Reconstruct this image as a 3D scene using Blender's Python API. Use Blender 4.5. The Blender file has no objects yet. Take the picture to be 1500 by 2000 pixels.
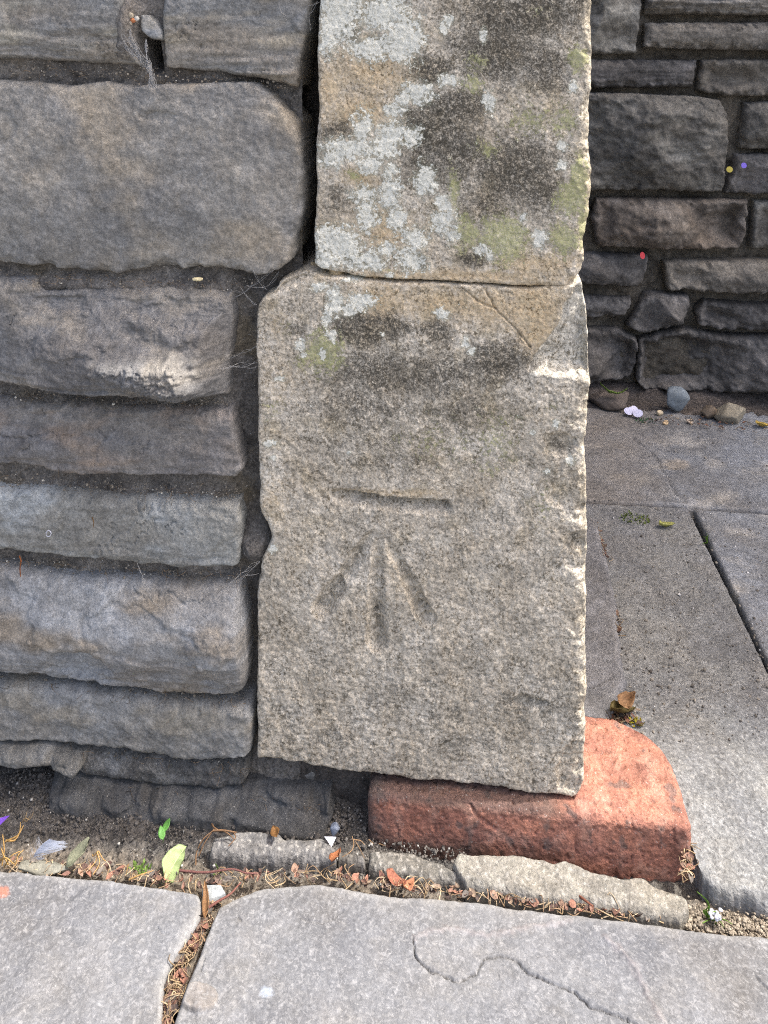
import bpy, math, random
import numpy as np
from mathutils import Vector

# ------------------------------------------------------------------ camera, light, exposure
scene = bpy.context.scene
COL = scene.collection
YAW = math.radians(6.0)
FPX = 1550.0            # focal length in photo pixels (photo is 1500 x 2000)
HOR = 98.0              # row of the horizon
CX, CY, CZ = 0.0, -0.62, 0.60

cam_d = bpy.data.cameras.new('camera')
cam = bpy.data.objects.new('camera', cam_d)
COL.objects.link(cam)
cam.location = (CX, CY, CZ)
cam.rotation_euler = (math.pi/2, 0, YAW)
cam_d.sensor_fit = 'VERTICAL'
cam_d.sensor_height = 36.0
cam_d.sensor_width = 27.0
cam_d.lens = FPX*36.0/2000.0
cam_d.shift_y = -(1000.0-HOR)/2000.0
cam_d.clip_start = 0.02
cam_d.clip_end = 500
scene.camera = cam

SUN = Vector((0.55, 0.052, 1.0)).normalized()      # direction towards the sun
elev = math.asin(SUN.z)
azim = math.atan2(SUN.x, SUN.y)
world = bpy.data.worlds.new('World')
scene.world = world
world.use_nodes = True
wn = world.node_tree
bg = wn.nodes['Background']
sky = wn.nodes.new('ShaderNodeTexSky')
sky.sky_type = 'NISHITA'
sky.sun_disc = False
sky.sun_elevation = elev
sky.sun_rotation = azim
sky.air_density = 0.8
sky.dust_density = 7.0
sky.ozone_density = 0.2
wn.links.new(sky.outputs[0], bg.inputs[0])
bg.inputs[1].default_value = 0.15
sun_d = bpy.data.lights.new('sun', 'SUN')
sun_d.energy = 2.1
sun_d.angle = math.radians(0.9)
sun_d.color = (1.0, 0.965, 0.92)
sun = bpy.data.objects.new('sun', sun_d)
COL.objects.link(sun)
sun.rotation_euler = (-SUN).to_track_quat('-Z', 'Y').to_euler()
vs = scene.view_settings
vs.view_transform = 'Standard'
vs.look = 'None'
vs.exposure = 1.42
vs.gamma = 1.0

scene.cycles.use_denoising = False
scene.cycles.filter_width = 1.1
scene.cycles.max_bounces = 6
random.seed(7)
RNG = np.random.default_rng(11)

# ------------------------------------------------------------------ photograph geometry -> world
COSY, SINY = math.cos(YAW), math.sin(YAW)
def ray(px, py):
    a = (np.asarray(px, float)-750.0)/FPX
    b = (HOR-np.asarray(py, float))/FPX
    return -SINY+COSY*a, COSY+SINY*a, b
def on_y(px, py, Y):
    dx, dy, dz = ray(px, py)
    t = (Y-CY)/dy
    return CX+dx*t, CZ+dz*t
def on_z(px, py, Z):
    dx, dy, dz = ray(px, py)
    t = (Z-CZ)/dz
    return CX+dx*t, CY+dy*t
def proj(x, y, z):
    vx, vy, vz = x-CX, y-CY, z-CZ
    d = -SINY*vx+COSY*vy
    X = COSY*vx+SINY*vy
    return 750.0+FPX*X/d, HOR-FPX*vz/d

# ------------------------------------------------------------------ noise
PERM = np.random.default_rng(3).permutation(512).astype(np.int32)
ANG = np.random.default_rng(5).uniform(0, 2*np.pi, 512)
GX, GY = np.cos(ANG).astype(np.float32), np.sin(ANG).astype(np.float32)
def gn(x, y, seed=0):
    x = np.asarray(x, np.float32)+seed*17.31; y = np.asarray(y, np.float32)+seed*9.77
    xf = np.floor(x); yf = np.floor(y)
    xi = xf.astype(np.int32); yi = yf.astype(np.int32)
    fx = x-xf; fy = y-yf
    u = fx*fx*fx*(fx*(fx*6-15)+10); v = fy*fy*fy*(fy*(fy*6-15)+10)
    def g(ix, iy, dx, dy):
        h = PERM[(PERM[ix & 511]+iy) & 511]
        return GX[h]*dx+GY[h]*dy
    a = g(xi, yi, fx, fy); b = g(xi+1, yi, fx-1, fy)
    c = g(xi, yi+1, fx, fy-1); d = g(xi+1, yi+1, fx-1, fy-1)
    p = a+u*(b-a); q = c+u*(d-c)
    return 1.5*(p+v*(q-p))
def fbm(x, y, seed=0, oct=4, gain=0.5, lac=2.03):
    s = 0; a = 1.0; f = 1.0; n = 0
    for o in range(oct):
        s = s+a*gn(np.asarray(x)*f, np.asarray(y)*f, seed+o*3); n += a; a *= gain; f *= lac
    return s/n
def ridged(x, y, seed=0, oct=3):
    s = 0; a = 1.0; f = 1.0; n = 0
    for o in range(oct):
        s = s+a*(1-2*np.abs(gn(np.asarray(x)*f, np.asarray(y)*f, seed+o*5))); n += a; a *= 0.5; f *= 2.1
    return s/n
def sst(a, b, x):
    t = np.clip((np.asarray(x, float)-a)/(b-a), 0, 1)
    return t*t*(3-2*t)
def facets(x, z, seed, scale, slope, k=14):
    """broken-rock relief: soft minimum over tilted planes"""
    r = np.random.default_rng(seed)
    x0, x1, z0, z1 = x.min(), x.max(), z.min(), z.max()
    out = None
    for i in range(k):
        cx, cz = r.uniform(x0, x1), r.uniform(z0, z1)
        a = r.uniform(0, 2*np.pi); s = slope*r.uniform(0.3, 1.2)
        h = r.uniform(0, scale)+s*(np.cos(a)*(x-cx)+np.sin(a)*(z-cz))
        out = h if out is None else np.minimum(out, h)
    out = out-np.median(out)
    return out*scale/(out.std()*1.8+1e-6)*0.8
def poly_dist(px, py, pts):
    """distance in photo px to a polyline, and the parameter along it"""
    best = np.full(np.shape(px), 1e9); par = np.zeros(np.shape(px)); n = len(pts)-1
    for i in range(n):
        ax, ay = pts[i]; bx, by = pts[i+1]
        dx, dy = bx-ax, by-ay
        t = np.clip(((px-ax)*dx+(py-ay)*dy)/(dx*dx+dy*dy), 0, 1)
        d = np.hypot(px-ax-t*dx, py-ay-t*dy)
        m = d < best
        best = np.where(m, d, best); par = np.where(m, (i+t)/n, par)
    return best, par
def s2l(c):
    c = np.asarray(c, float)/255.0
    return np.where(c <= 0.04045, c/12.92, ((c+0.055)/1.055)**2.4)
def mixc(a, b, t):
    t = np.asarray(t)[..., None]
    return a*(1-t)+b*t

# ------------------------------------------------------------------ mesh helpers
def fast_mesh(name, V, quads, mat, attrs=None, smooth=True):
    V = np.ascontiguousarray(V, np.float32); quads = np.ascontiguousarray(quads, np.int32)
    k = quads.shape[1]
    me = bpy.data.meshes.new(name)
    me.vertices.add(len(V)); me.vertices.foreach_set('co', V.ravel())
    me.loops.add(quads.size); me.loops.foreach_set('vertex_index', quads.ravel())
    me.polygons.add(len(quads))
    me.polygons.foreach_set('loop_start', np.arange(0, quads.size, k, dtype=np.int32))
    me.polygons.foreach_set('use_smooth', np.full(len(quads), smooth))
    me.update(calc_edges=True)
    if attrs:
        for an, arr in attrs.items():
            if arr.ndim == 1:
                at = me.attributes.new(an, 'FLOAT', 'POINT'); at.data.foreach_set('value', arr.astype(np.float32))
            else:
                if arr.shape[1] == 3: arr = np.concatenate([arr, np.ones((len(arr), 1))], 1)
                at = me.attributes.new(an, 'FLOAT_COLOR', 'POINT')
                at.data.foreach_set('color', np.ascontiguousarray(arr, np.float32).ravel())
    me.materials.append(mat)
    return me
def link(name, me, parent=None, org=None):
    o = bpy.data.objects.new(name, me); COL.objects.link(o)
    if org is not None: o.location = org
    if parent is not None:
        o.parent = parent
        if org is not None: o.location = Vector(org)-PLOC[parent.name]
    PLOC[o.name] = Vector(org) if org is not None else Vector((0, 0, 0))
    return o
PLOC = {}
def put(name, V, faces, mat, parent=None, attrs=None, smooth=True):
    V = np.asarray(V, float)
    org = np.array([(V[:, 0].min()+V[:, 0].max())/2, (V[:, 1].min()+V[:, 1].max())/2, V[:, 2].min()])
    if isinstance(faces, np.ndarray):
        me = fast_mesh(name, V-org, faces, mat, attrs, smooth)
    else:
        me = bpy.data.meshes.new(name)
        me.from_pydata([tuple(p) for p in (V-org)], [], faces)
        me.polygons.foreach_set('use_smooth', [smooth]*len(me.polygons))
        if attrs:
            for an, arr in attrs.items():
                if arr.shape[1] == 3: arr = np.concatenate([arr, np.ones((len(arr), 1))], 1)
                at = me.attributes.new(an, 'FLOAT_COLOR', 'POINT')
                at.data.foreach_set('color', np.ascontiguousarray(arr, np.float32).ravel())
        me.materials.append(mat)
    return link(name, me, parent, tuple(org))
def thing(name, label, cat, loc, group=None):
    o = bpy.data.objects.new(name, None); COL.objects.link(o); o.location = loc
    o.empty_display_size = 0.02
    o['label'] = label; o['category'] = cat
    if group: o['group'] = group
    PLOC[o.name] = Vector(loc)
    return o
def tag(o, label, cat, group=None):
    o['label'] = label; o['category'] = cat
    if group: o['group'] = group
    return o
def kind(o, k):
    o['kind'] = k
    return o
def grid_quads(nu, nv):
    i = np.arange(nv-1)[:, None]*nu+np.arange(nu-1)[None, :]
    return np.stack([i, i+nu, i+nu+1, i+1], -1).reshape(-1, 4)
def loop_ids(nu, nv):
    return np.concatenate([np.arange(nv)*nu, (nv-1)*nu+np.arange(1, nu), (np.arange(nv-2, -1, -1))*nu+nu-1,
                           np.arange(nu-2, 0, -1)])
def resample(pts, n, w=None):
    pts = np.asarray(pts, float)
    d = np.r_[0, np.cumsum(np.hypot(*(pts[1:]-pts[:-1]).T))]
    t = (np.linspace(0, 1, n) if w is None else w)*d[-1]
    # gently rounded corners: average of nearby samples of the polyline
    e = d[-1]*0.012
    r = 0
    for k in (-1, -0.5, 0, 0.5, 1):
        tt = np.clip(t+k*e*np.minimum(1, np.minimum(t, d[-1]-t)/(e+1e-9)), 0, d[-1])
        r = r+np.stack([np.interp(tt, d, pts[:, 0]), np.interp(tt, d, pts[:, 1])], 1)
    return r/5
def coons(top, bot, left, right, nu, nv, wv=None):
    top = [tuple(p) for p in top]; bot = [tuple(p) for p in bot]
    L = [top[0]]+[tuple(p) for p in left]+[bot[0]]
    R = [top[-1]]+[tuple(p) for p in right]+[bot[-1]]
    T = resample(top, nu); B = resample(bot, nu); L = resample(L, nv, wv); R = resample(R, nv, wv)
    u = np.linspace(0, 1, nu)[None, :, None]
    v = (np.linspace(0, 1, nv) if wv is None else wv)[:, None, None]
    S = (1-v)*T[None]+v*B[None]+(1-u)*L[:, None]+u*R[:, None]
    S = S-((1-u)*(1-v)*T[0]+u*(1-v)*T[-1]+(1-u)*v*B[0]+u*v*B[-1])
    return S[..., 0], S[..., 1], u[..., 0], v[..., 0]
def edge_drop(d, r):
    t = np.clip(1-d/np.maximum(r, 1e-6), 0, 1)
    return r*(1-np.sqrt(np.maximum(0, 1-t*t)))

# ------------------------------------------------------------------ materials
def new_mat(name):
    m = bpy.data.materials.new(name); m.use_nodes = True
    nt = m.node_tree
    return m, nt, nt.nodes['Principled BSDF']
def nd(nt, typ, ins=None, **props):
    n = nt.nodes.new(typ)
    for k, v in props.items(): setattr(n, k, v)
    for k, v in (ins or {}).items():
        if isinstance(v, bpy.types.NodeSocket): nt.links.new(v, n.inputs[k])
        else: n.inputs[k].default_value = v
    return n
def noise(nt, vec, scale, detail=2, rough=0.5, dist=0.0):
    return nd(nt, 'ShaderNodeTexNoise', {'Vector': vec, 'Scale': scale, 'Detail': detail, 'Roughness': rough, 'Distortion': dist}).outputs[0]
def rmap(nt, val, a, b, c, d, smooth=False):
    return nd(nt, 'ShaderNodeMapRange', {0: val, 1: a, 2: b, 3: c, 4: d},
              interpolation_type='SMOOTHSTEP' if smooth else 'LINEAR').outputs[0]
def mth(nt, op, a, b=0.0):
    return nd(nt, 'ShaderNodeMath', {0: a, 1: b}, operation=op).outputs[0]
def mixn(nt, fac, a, b, mode='MIX'):
    return nd(nt, 'ShaderNodeMixRGB', {0: fac, 1: a, 2: b}, blend_type=mode).outputs[0]
def rgb(c):
    l = s2l(c); return (float(l[0]), float(l[1]), float(l[2]), 1)

def stone_material(name, grain=0.35, gscale=620, speck=0.35, bump=0.35, big=0.25, rough=0.9, lichen=False, dist=0.00035, aniso=1.0, flecks=0.0):
    m, nt, bs = new_mat(name)
    pos = nd(nt, 'ShaderNodeNewGeometry').outputs['Position']
    if aniso != 1.0:
        pos = nd(nt, 'ShaderNodeMapping', {'Vector': pos, 'Scale': (1, 1, aniso)}).outputs[0]
    col = nd(nt, 'ShaderNodeAttribute', attribute_name='col').outputs['Color']
    g1 = noise(nt, pos, gscale, 3, 0.65)
    g2 = noise(nt, pos, gscale*0.28, 4, 0.6)
    g3 = noise(nt, pos, gscale*0.07, 5, 0.65, 0.4)
    f = mth(nt, 'MULTIPLY', rmap(nt, g1, 0.3, 0.7, 1-grain, 1+grain), rmap(nt, g2, 0.3, 0.7, 1-grain*0.7, 1+grain*0.7))
    f = mth(nt, 'MULTIPLY', f, rmap(nt, g3, 0.3, 0.7, 1-big, 1+big))
    c = mixn(nt, 1.0, col, nd(nt, 'ShaderNodeCombineColor', {0: f, 1: f, 2: f}).outputs[0], 'MULTIPLY')
    # bluish / brownish drift
    hue = noise(nt, nd(nt, 'ShaderNodeVectorMath', {0: pos, 1: (3.1, 7.7, 1.9)}, operation='ADD').outputs[0], gscale*0.05, 4, 0.6)
    c = mixn(nt, rmap(nt, hue, 0.45, 0.7, 0, 0.35), c, mixn(nt, 1.0, c, (0.93, 0.98, 1.06, 1), 'MULTIPLY'))
    c = mixn(nt, rmap(nt, hue, 0.5, 0.3, 0, 0.35), c, mixn(nt, 1.0, c, (1.06, 0.99, 0.88, 1), 'MULTIPLY'))
    if speck > 0:
        sp = noise(nt, pos, gscale*1.3, 1, 0.5)
        c = mixn(nt, rmap(nt, sp, 0.70, 0.76, 0, speck), c, (0.55, 0.54, 0.5, 1))
        sd = noise(nt, nd(nt, 'ShaderNodeVectorMath', {0: pos, 1: (5, 1, 9)}, operation='ADD').outputs[0], gscale*0.9, 2, 0.6)
        c = mixn(nt, rmap(nt, sd, 0.64, 0.72, 0, speck*1.4), c, mixn(nt, 1.0, c, (0.3, 0.29, 0.28, 1), 'MULTIPLY'))
    if flecks:
        fq = noise(nt, pos, 300, 3, 0.6, 1.6); fq2 = noise(nt, pos, 60, 3, 0.6)
        c = mixn(nt, mth(nt, 'MULTIPLY', rmap(nt, fq, 0.53, 0.64, 0, flecks, True), rmap(nt, fq2, 0.35, 0.6, 0.45, 1.0)), c, rgb((172, 172, 173)))
        c = mixn(nt, rmap(nt, fq, 0.42, 0.34, 0, flecks*0.6, True), c, mixn(nt, 1.0, c, (0.66, 0.66, 0.67, 1), 'MULTIPLY'))
    h = mth(nt, 'ADD', mth(nt, 'MULTIPLY', g1, 0.6), mth(nt, 'MULTIPLY', g2, 1.3))
    if lichen:
        at = nd(nt, 'ShaderNodeAttribute', attribute_name='lich')
        sep = nd(nt, 'ShaderNodeSeparateColor', {0: at.outputs['Color']})
        n1 = noise(nt, pos, 330, 5, 0.72, 0.5); n2 = noise(nt, pos, 90, 6, 0.75, 0.3); n3 = noise(nt, pos, 900, 2, 0.6)
        nn = mth(nt, 'ADD', mth(nt, 'MULTIPLY', n1, 0.8), mth(nt, 'MULTIPLY', n2, 0.5))      # mean about 0.65
        def msk(s, k, lo, hi):
            v = mth(nt, 'ADD', s, mth(nt, 'MULTIPLY', mth(nt, 'SUBTRACT', nn, 0.65), k))
            return rmap(nt, v, lo, hi, 0, 1, True)
        # orange / cream clean stone, plus bounce light painted on the bar's upper lip
        mo = msk(at.outputs['Alpha'], 1.7, 0.15, 0.85)
        c = mixn(nt, mth(nt, 'MULTIPLY', mo, 0.8), c, mixn(nt, rmap(nt, n1, 0.35, 0.65, 0, 1), rgb((186, 156, 112)), rgb((224, 206, 170))))
        fk = noise(nt, pos, 420, 5, 0.75, 0.3); fk2 = noise(nt, pos, 70, 4, 0.7)
        amt = mth(nt, 'MULTIPLY', rmap(nt, fk, 0.50, 0.58, 0, 1, True), rmap(nt, fk2, 0.38, 0.60, 0.15, 1.0))
        c = mixn(nt, amt, c, mixn(nt, 1.0, c, (0.32, 0.30, 0.26, 1), 'MULTIPLY'))
        fl = noise(nt, nd(nt, 'ShaderNodeVectorMath', {0: pos, 1: (2, 8, 4)}, operation='ADD').outputs[0], 480, 4, 0.7)
        c = mixn(nt, rmap(nt, fl, 0.56, 0.68, 0, 0.55), c, rgb((206, 198, 180)))
        # dark algae crust, grainy
        md = msk(sep.outputs[2], 2.2, 0.14, 0.50)
        dn = rmap(nt, mth(nt, 'ADD', n1, mth(nt, 'MULTIPLY', n3, 0.6)), 0.76, 0.98, 1, 0.12)
        c = mixn(nt, mth(nt, 'MULTIPLY', mth(nt, 'MULTIPLY', md, dn), 0.95), c, mixn(nt, g2, rgb((44, 42, 36)), rgb((86, 81, 70))))
        # yellow green lichen
        mg = msk(sep.outputs[1], 1.6, 0.36, 0.62)
        c = mixn(nt, mth(nt, 'MULTIPLY', mg, rmap(nt, n3, 0.3, 0.62, 0.95, 0.45)), c,
                 mixn(nt, rmap(nt, n1, 0.35, 0.65, 0, 1), rgb((130, 132, 88)), rgb((182, 184, 130))))
        # white blue lichen
        mw = msk(sep.outputs[0], 2.8, 0.43, 0.54)
        c = mixn(nt, rmap(nt, mth(nt, 'ADD', sep.outputs[0], mth(nt, 'MULTIPLY', mth(nt, 'SUBTRACT', nn, 0.65), 2.2)), 0.25, 0.45, 0, 0.45, True), c, rgb((146, 150, 128)))
        c = mixn(nt, mth(nt, 'MULTIPLY', mw, rmap(nt, n3, 0.32, 0.52, 0.35, 1.0)), c,
                 mixn(nt, rmap(nt, n1, 0.35, 0.65, 0, 1), rgb((198, 199, 188)), rgb((236, 235, 222))))
        h = mth(nt, 'ADD', h, mth(nt, 'MULTIPLY', mth(nt, 'ADD', mw, mg), 0.5))
    b = nd(nt, 'ShaderNodeBump', {'Strength': bump, 'Distance': dist*3, 'Height': h})
    nt.links.new(c, bs.inputs['Base Color']); nt.links.new(b.outputs[0], bs.inputs['Normal'])
    bs.inputs['Roughness'].default_value = rough
    bs.inputs['Specular IOR Level'].default_value = 0.3
    return m
def plain(name, c, rough=0.8, var=0.2, scale=400, trans=0.0, bump=0.0):
    m, nt, bs = new_mat(name)
    pos = nd(nt, 'ShaderNodeNewGeometry').outputs['Position']
    n = noise(nt, pos, scale, 3, 0.6)
    f = rmap(nt, n, 0.3, 0.7, 1-var, 1+var)
    nt.links.new(mixn(nt, 1.0, rgb(c), nd(nt, 'ShaderNodeCombineColor', {0: f, 1: f, 2: f}).outputs[0], 'MULTIPLY'), bs.inputs['Base Color'])
    bs.inputs['Roughness'].default_value = rough
    bs.inputs['Specular IOR Level'].default_value = 0.3
    if bump:
        b = nd(nt, 'ShaderNodeBump', {'Strength': bump, 'Distance': 0.001, 'Height': n})
        nt.links.new(b.outputs[0], bs.inputs['Normal'])
    if trans:
        out = nt.nodes['Material Output']
        tl = nd(nt, 'ShaderNodeBsdfTranslucent', {0: rgb(c)})
        mx = nd(nt, 'ShaderNodeMixShader', {0: trans, 1: bs.outputs[0], 2: tl.outputs[0]})
        nt.links.new(mx.outputs[0], out.inputs[0])
    return m
def attr_mat(name, rough=0.8, var=0.25, scale=500, trans=0.0):
    m, nt, bs = new_mat(name)
    pos = nd(nt, 'ShaderNodeNewGeometry').outputs['Position']
    col = nd(nt, 'ShaderNodeAttribute', attribute_name='col').outputs['Color']
    f = rmap(nt, noise(nt, pos, scale, 3, 0.6), 0.3, 0.7, 1-var, 1+var)
    c = mixn(nt, 1.0, col, nd(nt, 'ShaderNodeCombineColor', {0: f, 1: f, 2: f}).outputs[0], 'MULTIPLY')
    nt.links.new(c, bs.inputs['Base Color'])
    bs.inputs['Roughness'].default_value = rough
    bs.inputs['Specular IOR Level'].default_value = 0.25
    if trans:
        tl = nd(nt, 'ShaderNodeBsdfTranslucent', {0: c})
        mx = nd(nt, 'ShaderNodeMixShader', {0: trans, 1: bs.outputs[0], 2: tl.outputs[0]})
        nt.links.new(mx.outputs[0], nt.nodes['Material Output'].inputs[0])
    return m

M_PIER = stone_material('lichened sandstone', 0.42, 680, 0.35, 0.65, 0.14, lichen=True)
M_WALL = stone_material('weathered wall sandstone', 0.33, 680, 0.40, 0.7, 0.22)
M_BACK = stone_material('shaded rubble stone', 0.40, 360, 0.22, 0.6, 0.30)
M_MORT = stone_material('old dirty mortar', 0.45, 520, 0.5, 0.8, 0.35, dist=0.0007)
M_FLAG = stone_material('worn grey flagstone', 0.17, 560, 0.25, 0.4, 0.12, flecks=0.36)
M_CONC = stone_material('gritty concrete', 0.30, 480, 0.5, 0.8, 0.15, dist=0.0006)
M_BRICK = stone_material('red brick clay', 0.30, 480, 0.5, 0.8, 0.2, dist=0.0006)
M_SOIL = stone_material('dry grey soil', 0.5, 480, 0.5, 0.9, 0.3, dist=0.0007)
M_PEB = stone_material('pebble stone', 0.2, 700, 0.3, 0.5, 0.2)
M_LITTER = attr_mat('dry plant litter', 0.7, 0.3, 900, 0.25)
M_GRIT = attr_mat('grit crumbs', 0.9, 0.2, 900)
M_LEAF = plain('fresh green leaf', (194, 212, 156), 0.5, 0.14, 160, 0.5)
M_GREEN = plain('young green leaf', (96, 150, 70), 0.5, 0.2, 500, 0.3)
M_GRASS = plain('grass blade', (112, 146, 62), 0.6, 0.2, 500, 0.3)
M_WEB = plain('dusty cobweb silk', (196, 196, 194), 0.7, 0.1, 500, 0.3)
M_FEATH = plain('pale feather barbs', (232, 236, 244), 0.6, 0.06, 500, 0.3)
M_PAPER = plain('white paper', (232, 232, 240), 0.7, 0.05, 300, 0.2)

# ------------------------------------------------------------------ stone builder (vertical faces)
def stone(name, parent, top, bot, left=(), right=(), Y=0.0, res=0.0011, back=0.05, mat=None, r=(0.008, 0.008, 0.008, 0.008),
          warp=3.0, relief=None, colour=None, extra=None, seed=1, world=False):
    """top/bot run left to right, left/right top to bottom (corners excluded), all in photo pixels;
    r = edge rounding top, right, bottom, left in metres; relief(px,py,x,z,d,seed) -> metres outward"""
    if world:
        f = lambda L: [proj(x, Y, z) for x, z in L]
        top, bot, left, right = f(top), f(bot), f(left), f(right)
    def ln(p): p = np.asarray(p, float); return np.hypot(*(p[1:]-p[:-1]).T).sum()
    mpp = (Y-CY)/FPX
    nu = int(max(6, min(700, ln(top)*mpp/res))); nv = int(max(6, min(700, (ln([top[0]]+list(left)+[bot[0]]))*mpp/res)))
    px, py, u, v = coons(top, bot, left, right, nu, nv)
    k = mpp/0.0004
    w1 = fbm(px/60*k, py/60*k, seed+40, 3); w2 = fbm(px/60*k, py/60*k, seed+60, 3)
    w3 = fbm(px/11*k, py/11*k, seed+41, 2); w4 = fbm(px/11*k, py/11*k, seed+61, 2)
    px = px+(w1*1.1+w3*0.6)*warp/k; py = py+(w2*1.1+w4*0.6)*warp/k
    x, z = on_y(px, py, Y)
    W = np.abs(x[:, -1]-x[:, 0])[:, None]; H = np.abs(z[0]-z[-1])[None, :]
    dl, dr, dt, db = u*W, (1-u)*W, v*H, (1-v)*H
    d = np.minimum(np.minimum(dl, dr), np.minimum(dt, db))
    dn = np.clip(fbm(x*60, z*60, seed+9, 4)*1.3+0.85, 0.15, 2)
    drop = np.sqrt(edge_drop(dt, r[0]*dn)**2+edge_drop(dr, r[1]*dn)**2+edge_drop(db, r[2]*dn)**2+edge_drop(dl, r[3]*dn)**2)
    h = relief(px, py, x, z, d, seed) if relief else 0*x
    y = Y+drop-h*np.clip(d/0.004, 0.15, 1)
    V = np.stack([x, y, z], -1).reshape(-1, 3)
    q = grid_quads(nu, nv)
    lp = loop_ids(nu, nv); n = len(lp)
    V2 = [V]; Q = [q]; prev = lp; base = V[lp]
    yb = max(base[:, 1].max(), Y)+back
    offs = [len(V)]
    src = [np.arange(len(V))]
    for j, t in enumerate((0.12, 0.4, 1.0)):
        ring = base.copy(); ring[:, 1] = base[:, 1]*(1-t)+yb*t
        cen = base.mean(0); jit = fbm(base[:, 0]*120+j*5, base[:, 2]*120, seed+j, 2)*0.0012
        ring[:, 0] += jit; ring[:, 2] += jit
        cur = len(V)+j*n+np.arange(n)
        V2.append(ring)
        Q.append(np.stack([np.roll(prev, -1), prev, cur, np.roll(cur, -1)], -1))
        prev = cur; src.append(lp)
    src = np.concatenate(src)
    VV = np.concatenate(V2); QQ = np.concatenate(Q)
    c = colour(px, py, x, z, d, h, seed).reshape(-1, 3)[src]
    attrs = {'col': c}
    if extra is not None: attrs['lich'] = extra(px, py, x, z).reshape(-1, 4)[src]
    return put(name, VV, QQ, mat, parent, attrs)

# reliefs
def rel_smooth(a=0.004):
    return lambda px, py, x, z, d, s: (sst(0, 0.05, d)*a+fbm(x*16, z*22, s, 3)*a*0.9+fbm(x*70, z*80, s+2, 4)*0.0020+fbm(x*240, z*260, s+4, 3)*0.0009)
def rel_strata(a=0.003, b=0.0016):
    def f(px, py, x, z, d, s):
        zz = z+0.006*fbm(x*9, z*9, s+8, 2)
        lay = fbm(x*10, zz*150, s, 4)
        st = np.round(lay*3.2)/3.2
        st = np.floor(lay*4)+sst(0.0, 0.25, lay*4-np.floor(lay*4))
        ro = sst(-0.25, 0.45, fbm(x*13, z*26, s+11, 3))
        tear = sst(0.03, 0.0, d)*np.round(fbm(x*34, z*230, s+12, 3)*3)/3
        vv = (z-z.min())/(z.max()-z.min()+1e-6)
        low = sst(0.34, 0.06, vv+0.12*fbm(x*14, z*14, s+13, 3))
        q1 = gn(x*17+0.8*fbm(x*60, z*60, s+14, 2), z*40+0.6*fbm(x*50, z*70, s+15, 2), s+16)
        crack = sst(0.035, 0.0, np.abs(q1))*sst(0.12, 0.4, fbm(x*9, z*15, s+17, 2))
        flk = sst(0.02, 0.07, gn(x*11, z*24, s+18)+0.25*fbm(x*60, z*80, s+19, 3))
        return (sst(0, 0.02, d)*a*0.5+fbm(x*12, z*22, s+1, 3)*a+(0.12*lay+0.10*st)*b+low*(0.5*lay+0.4*st)*b+tear*0.0018+flk*0.0016-crack*0.0022
                +fbm(x*80, z*110, s+2, 4)*0.0016*ro+fbm(x*280, z*330, s+4, 3)*(0.0004+0.0006*ro))
    return f
def rel_quarry(a=0.02, sl=0.5, k=16):
    def f(px, py, x, z, d, s):
        xx = x+fbm(x*18, z*18, s, 3)*0.012; zz = z+fbm(x*18, z*18, s+5, 3)*0.012
        h = facets(xx, zz, s, a, sl, k)
        h = np.clip(h*1.5, -a*1.1, a*1.2)
        return h*sst(-0.002, 0.03, d)+fbm(x*40, z*55, s+2, 4)*a*0.20+ridged(x*13, z*17, s+3, 3)*a*0.22+fbm(x*160, z*160, s+7, 3)*0.0014
    return f
# colours (sRGB 0-255 albedo)
def col_mix(a, b, c, sc=14, streak=1.6, amt=(0.0, 0.45)):
    A, B, Cc = s2l(a), s2l(b), s2l(c)
    def f(px, py, x, z, d, h, s):
        t1 = sst(-0.35, 0.4, fbm(x*sc, z*sc*streak, s+21, 4)); t2 = sst(amt[0], amt[1], fbm(x*sc*1.4, z*sc*streak*1.6, s+31, 4))
        k = mixc(mixc(A, B, t1), Cc, t2)
        g = k.mean(-1, keepdims=True); k = g+(k-g)*0.55
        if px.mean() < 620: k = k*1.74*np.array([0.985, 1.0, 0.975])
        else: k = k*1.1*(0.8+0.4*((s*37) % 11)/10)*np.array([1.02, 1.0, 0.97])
        return k*(1+0.16*fbm(x*60, z*70, s+33, 3))[..., None]
    return f

# ------------------------------------------------------------------ LEFT WALL
wall = thing('stone_wall', 'long grey coursed sandstone wall with dark open joints, left of the lichened gate pier', 'wall', (-0.45, 0.10, -0.05))
BR = (112, 102, 88); GR = (98, 98, 98); BL = (116, 120, 126)
X0 = -260
stone('stone', wall, [(X0, -150), (236, -150)], [(X0, 112), (0, 114), (150, 120), (273, 128)], [], [(240, -20), (243, 60), (256, 100)], Y=0.004,
      mat=M_WALL, r=(0.006, 0.005, 0.007, 0.006), relief=rel_strata(0.003, 0.0022), colour=col_mix(BR, GR, (124, 118, 104), 9, 3), seed=2)
stone('stone', wall, [(326, -150), (600, -150)], [(322, 131), (420, 140), (512, 154), (577, 170)], [(316, 20), (318, 80)], [(606, 0), (598, 60), (584, 120)], Y=0.006,
      mat=M_WALL, r=(0.006, 0.005, 0.007, 0.005), relief=rel_strata(0.003, 0.0024), colour=col_mix(BR, GR, (128, 116, 94), 9, 3), seed=3)
stone('chip_stone', wall, [(270, 28), (290, 30), (305, 45)], [(276, 62), (298, 76), (318, 78)], [(271, 45)], [(316, 62)], Y=0.004, res=0.0009,
      mat=M_WALL, r=(0.004,)*4, relief=rel_quarry(0.004, 0.5, 8), colour=col_mix(GR, (120, 116, 108), BL, 20), seed=4, warp=1.5)
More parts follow.
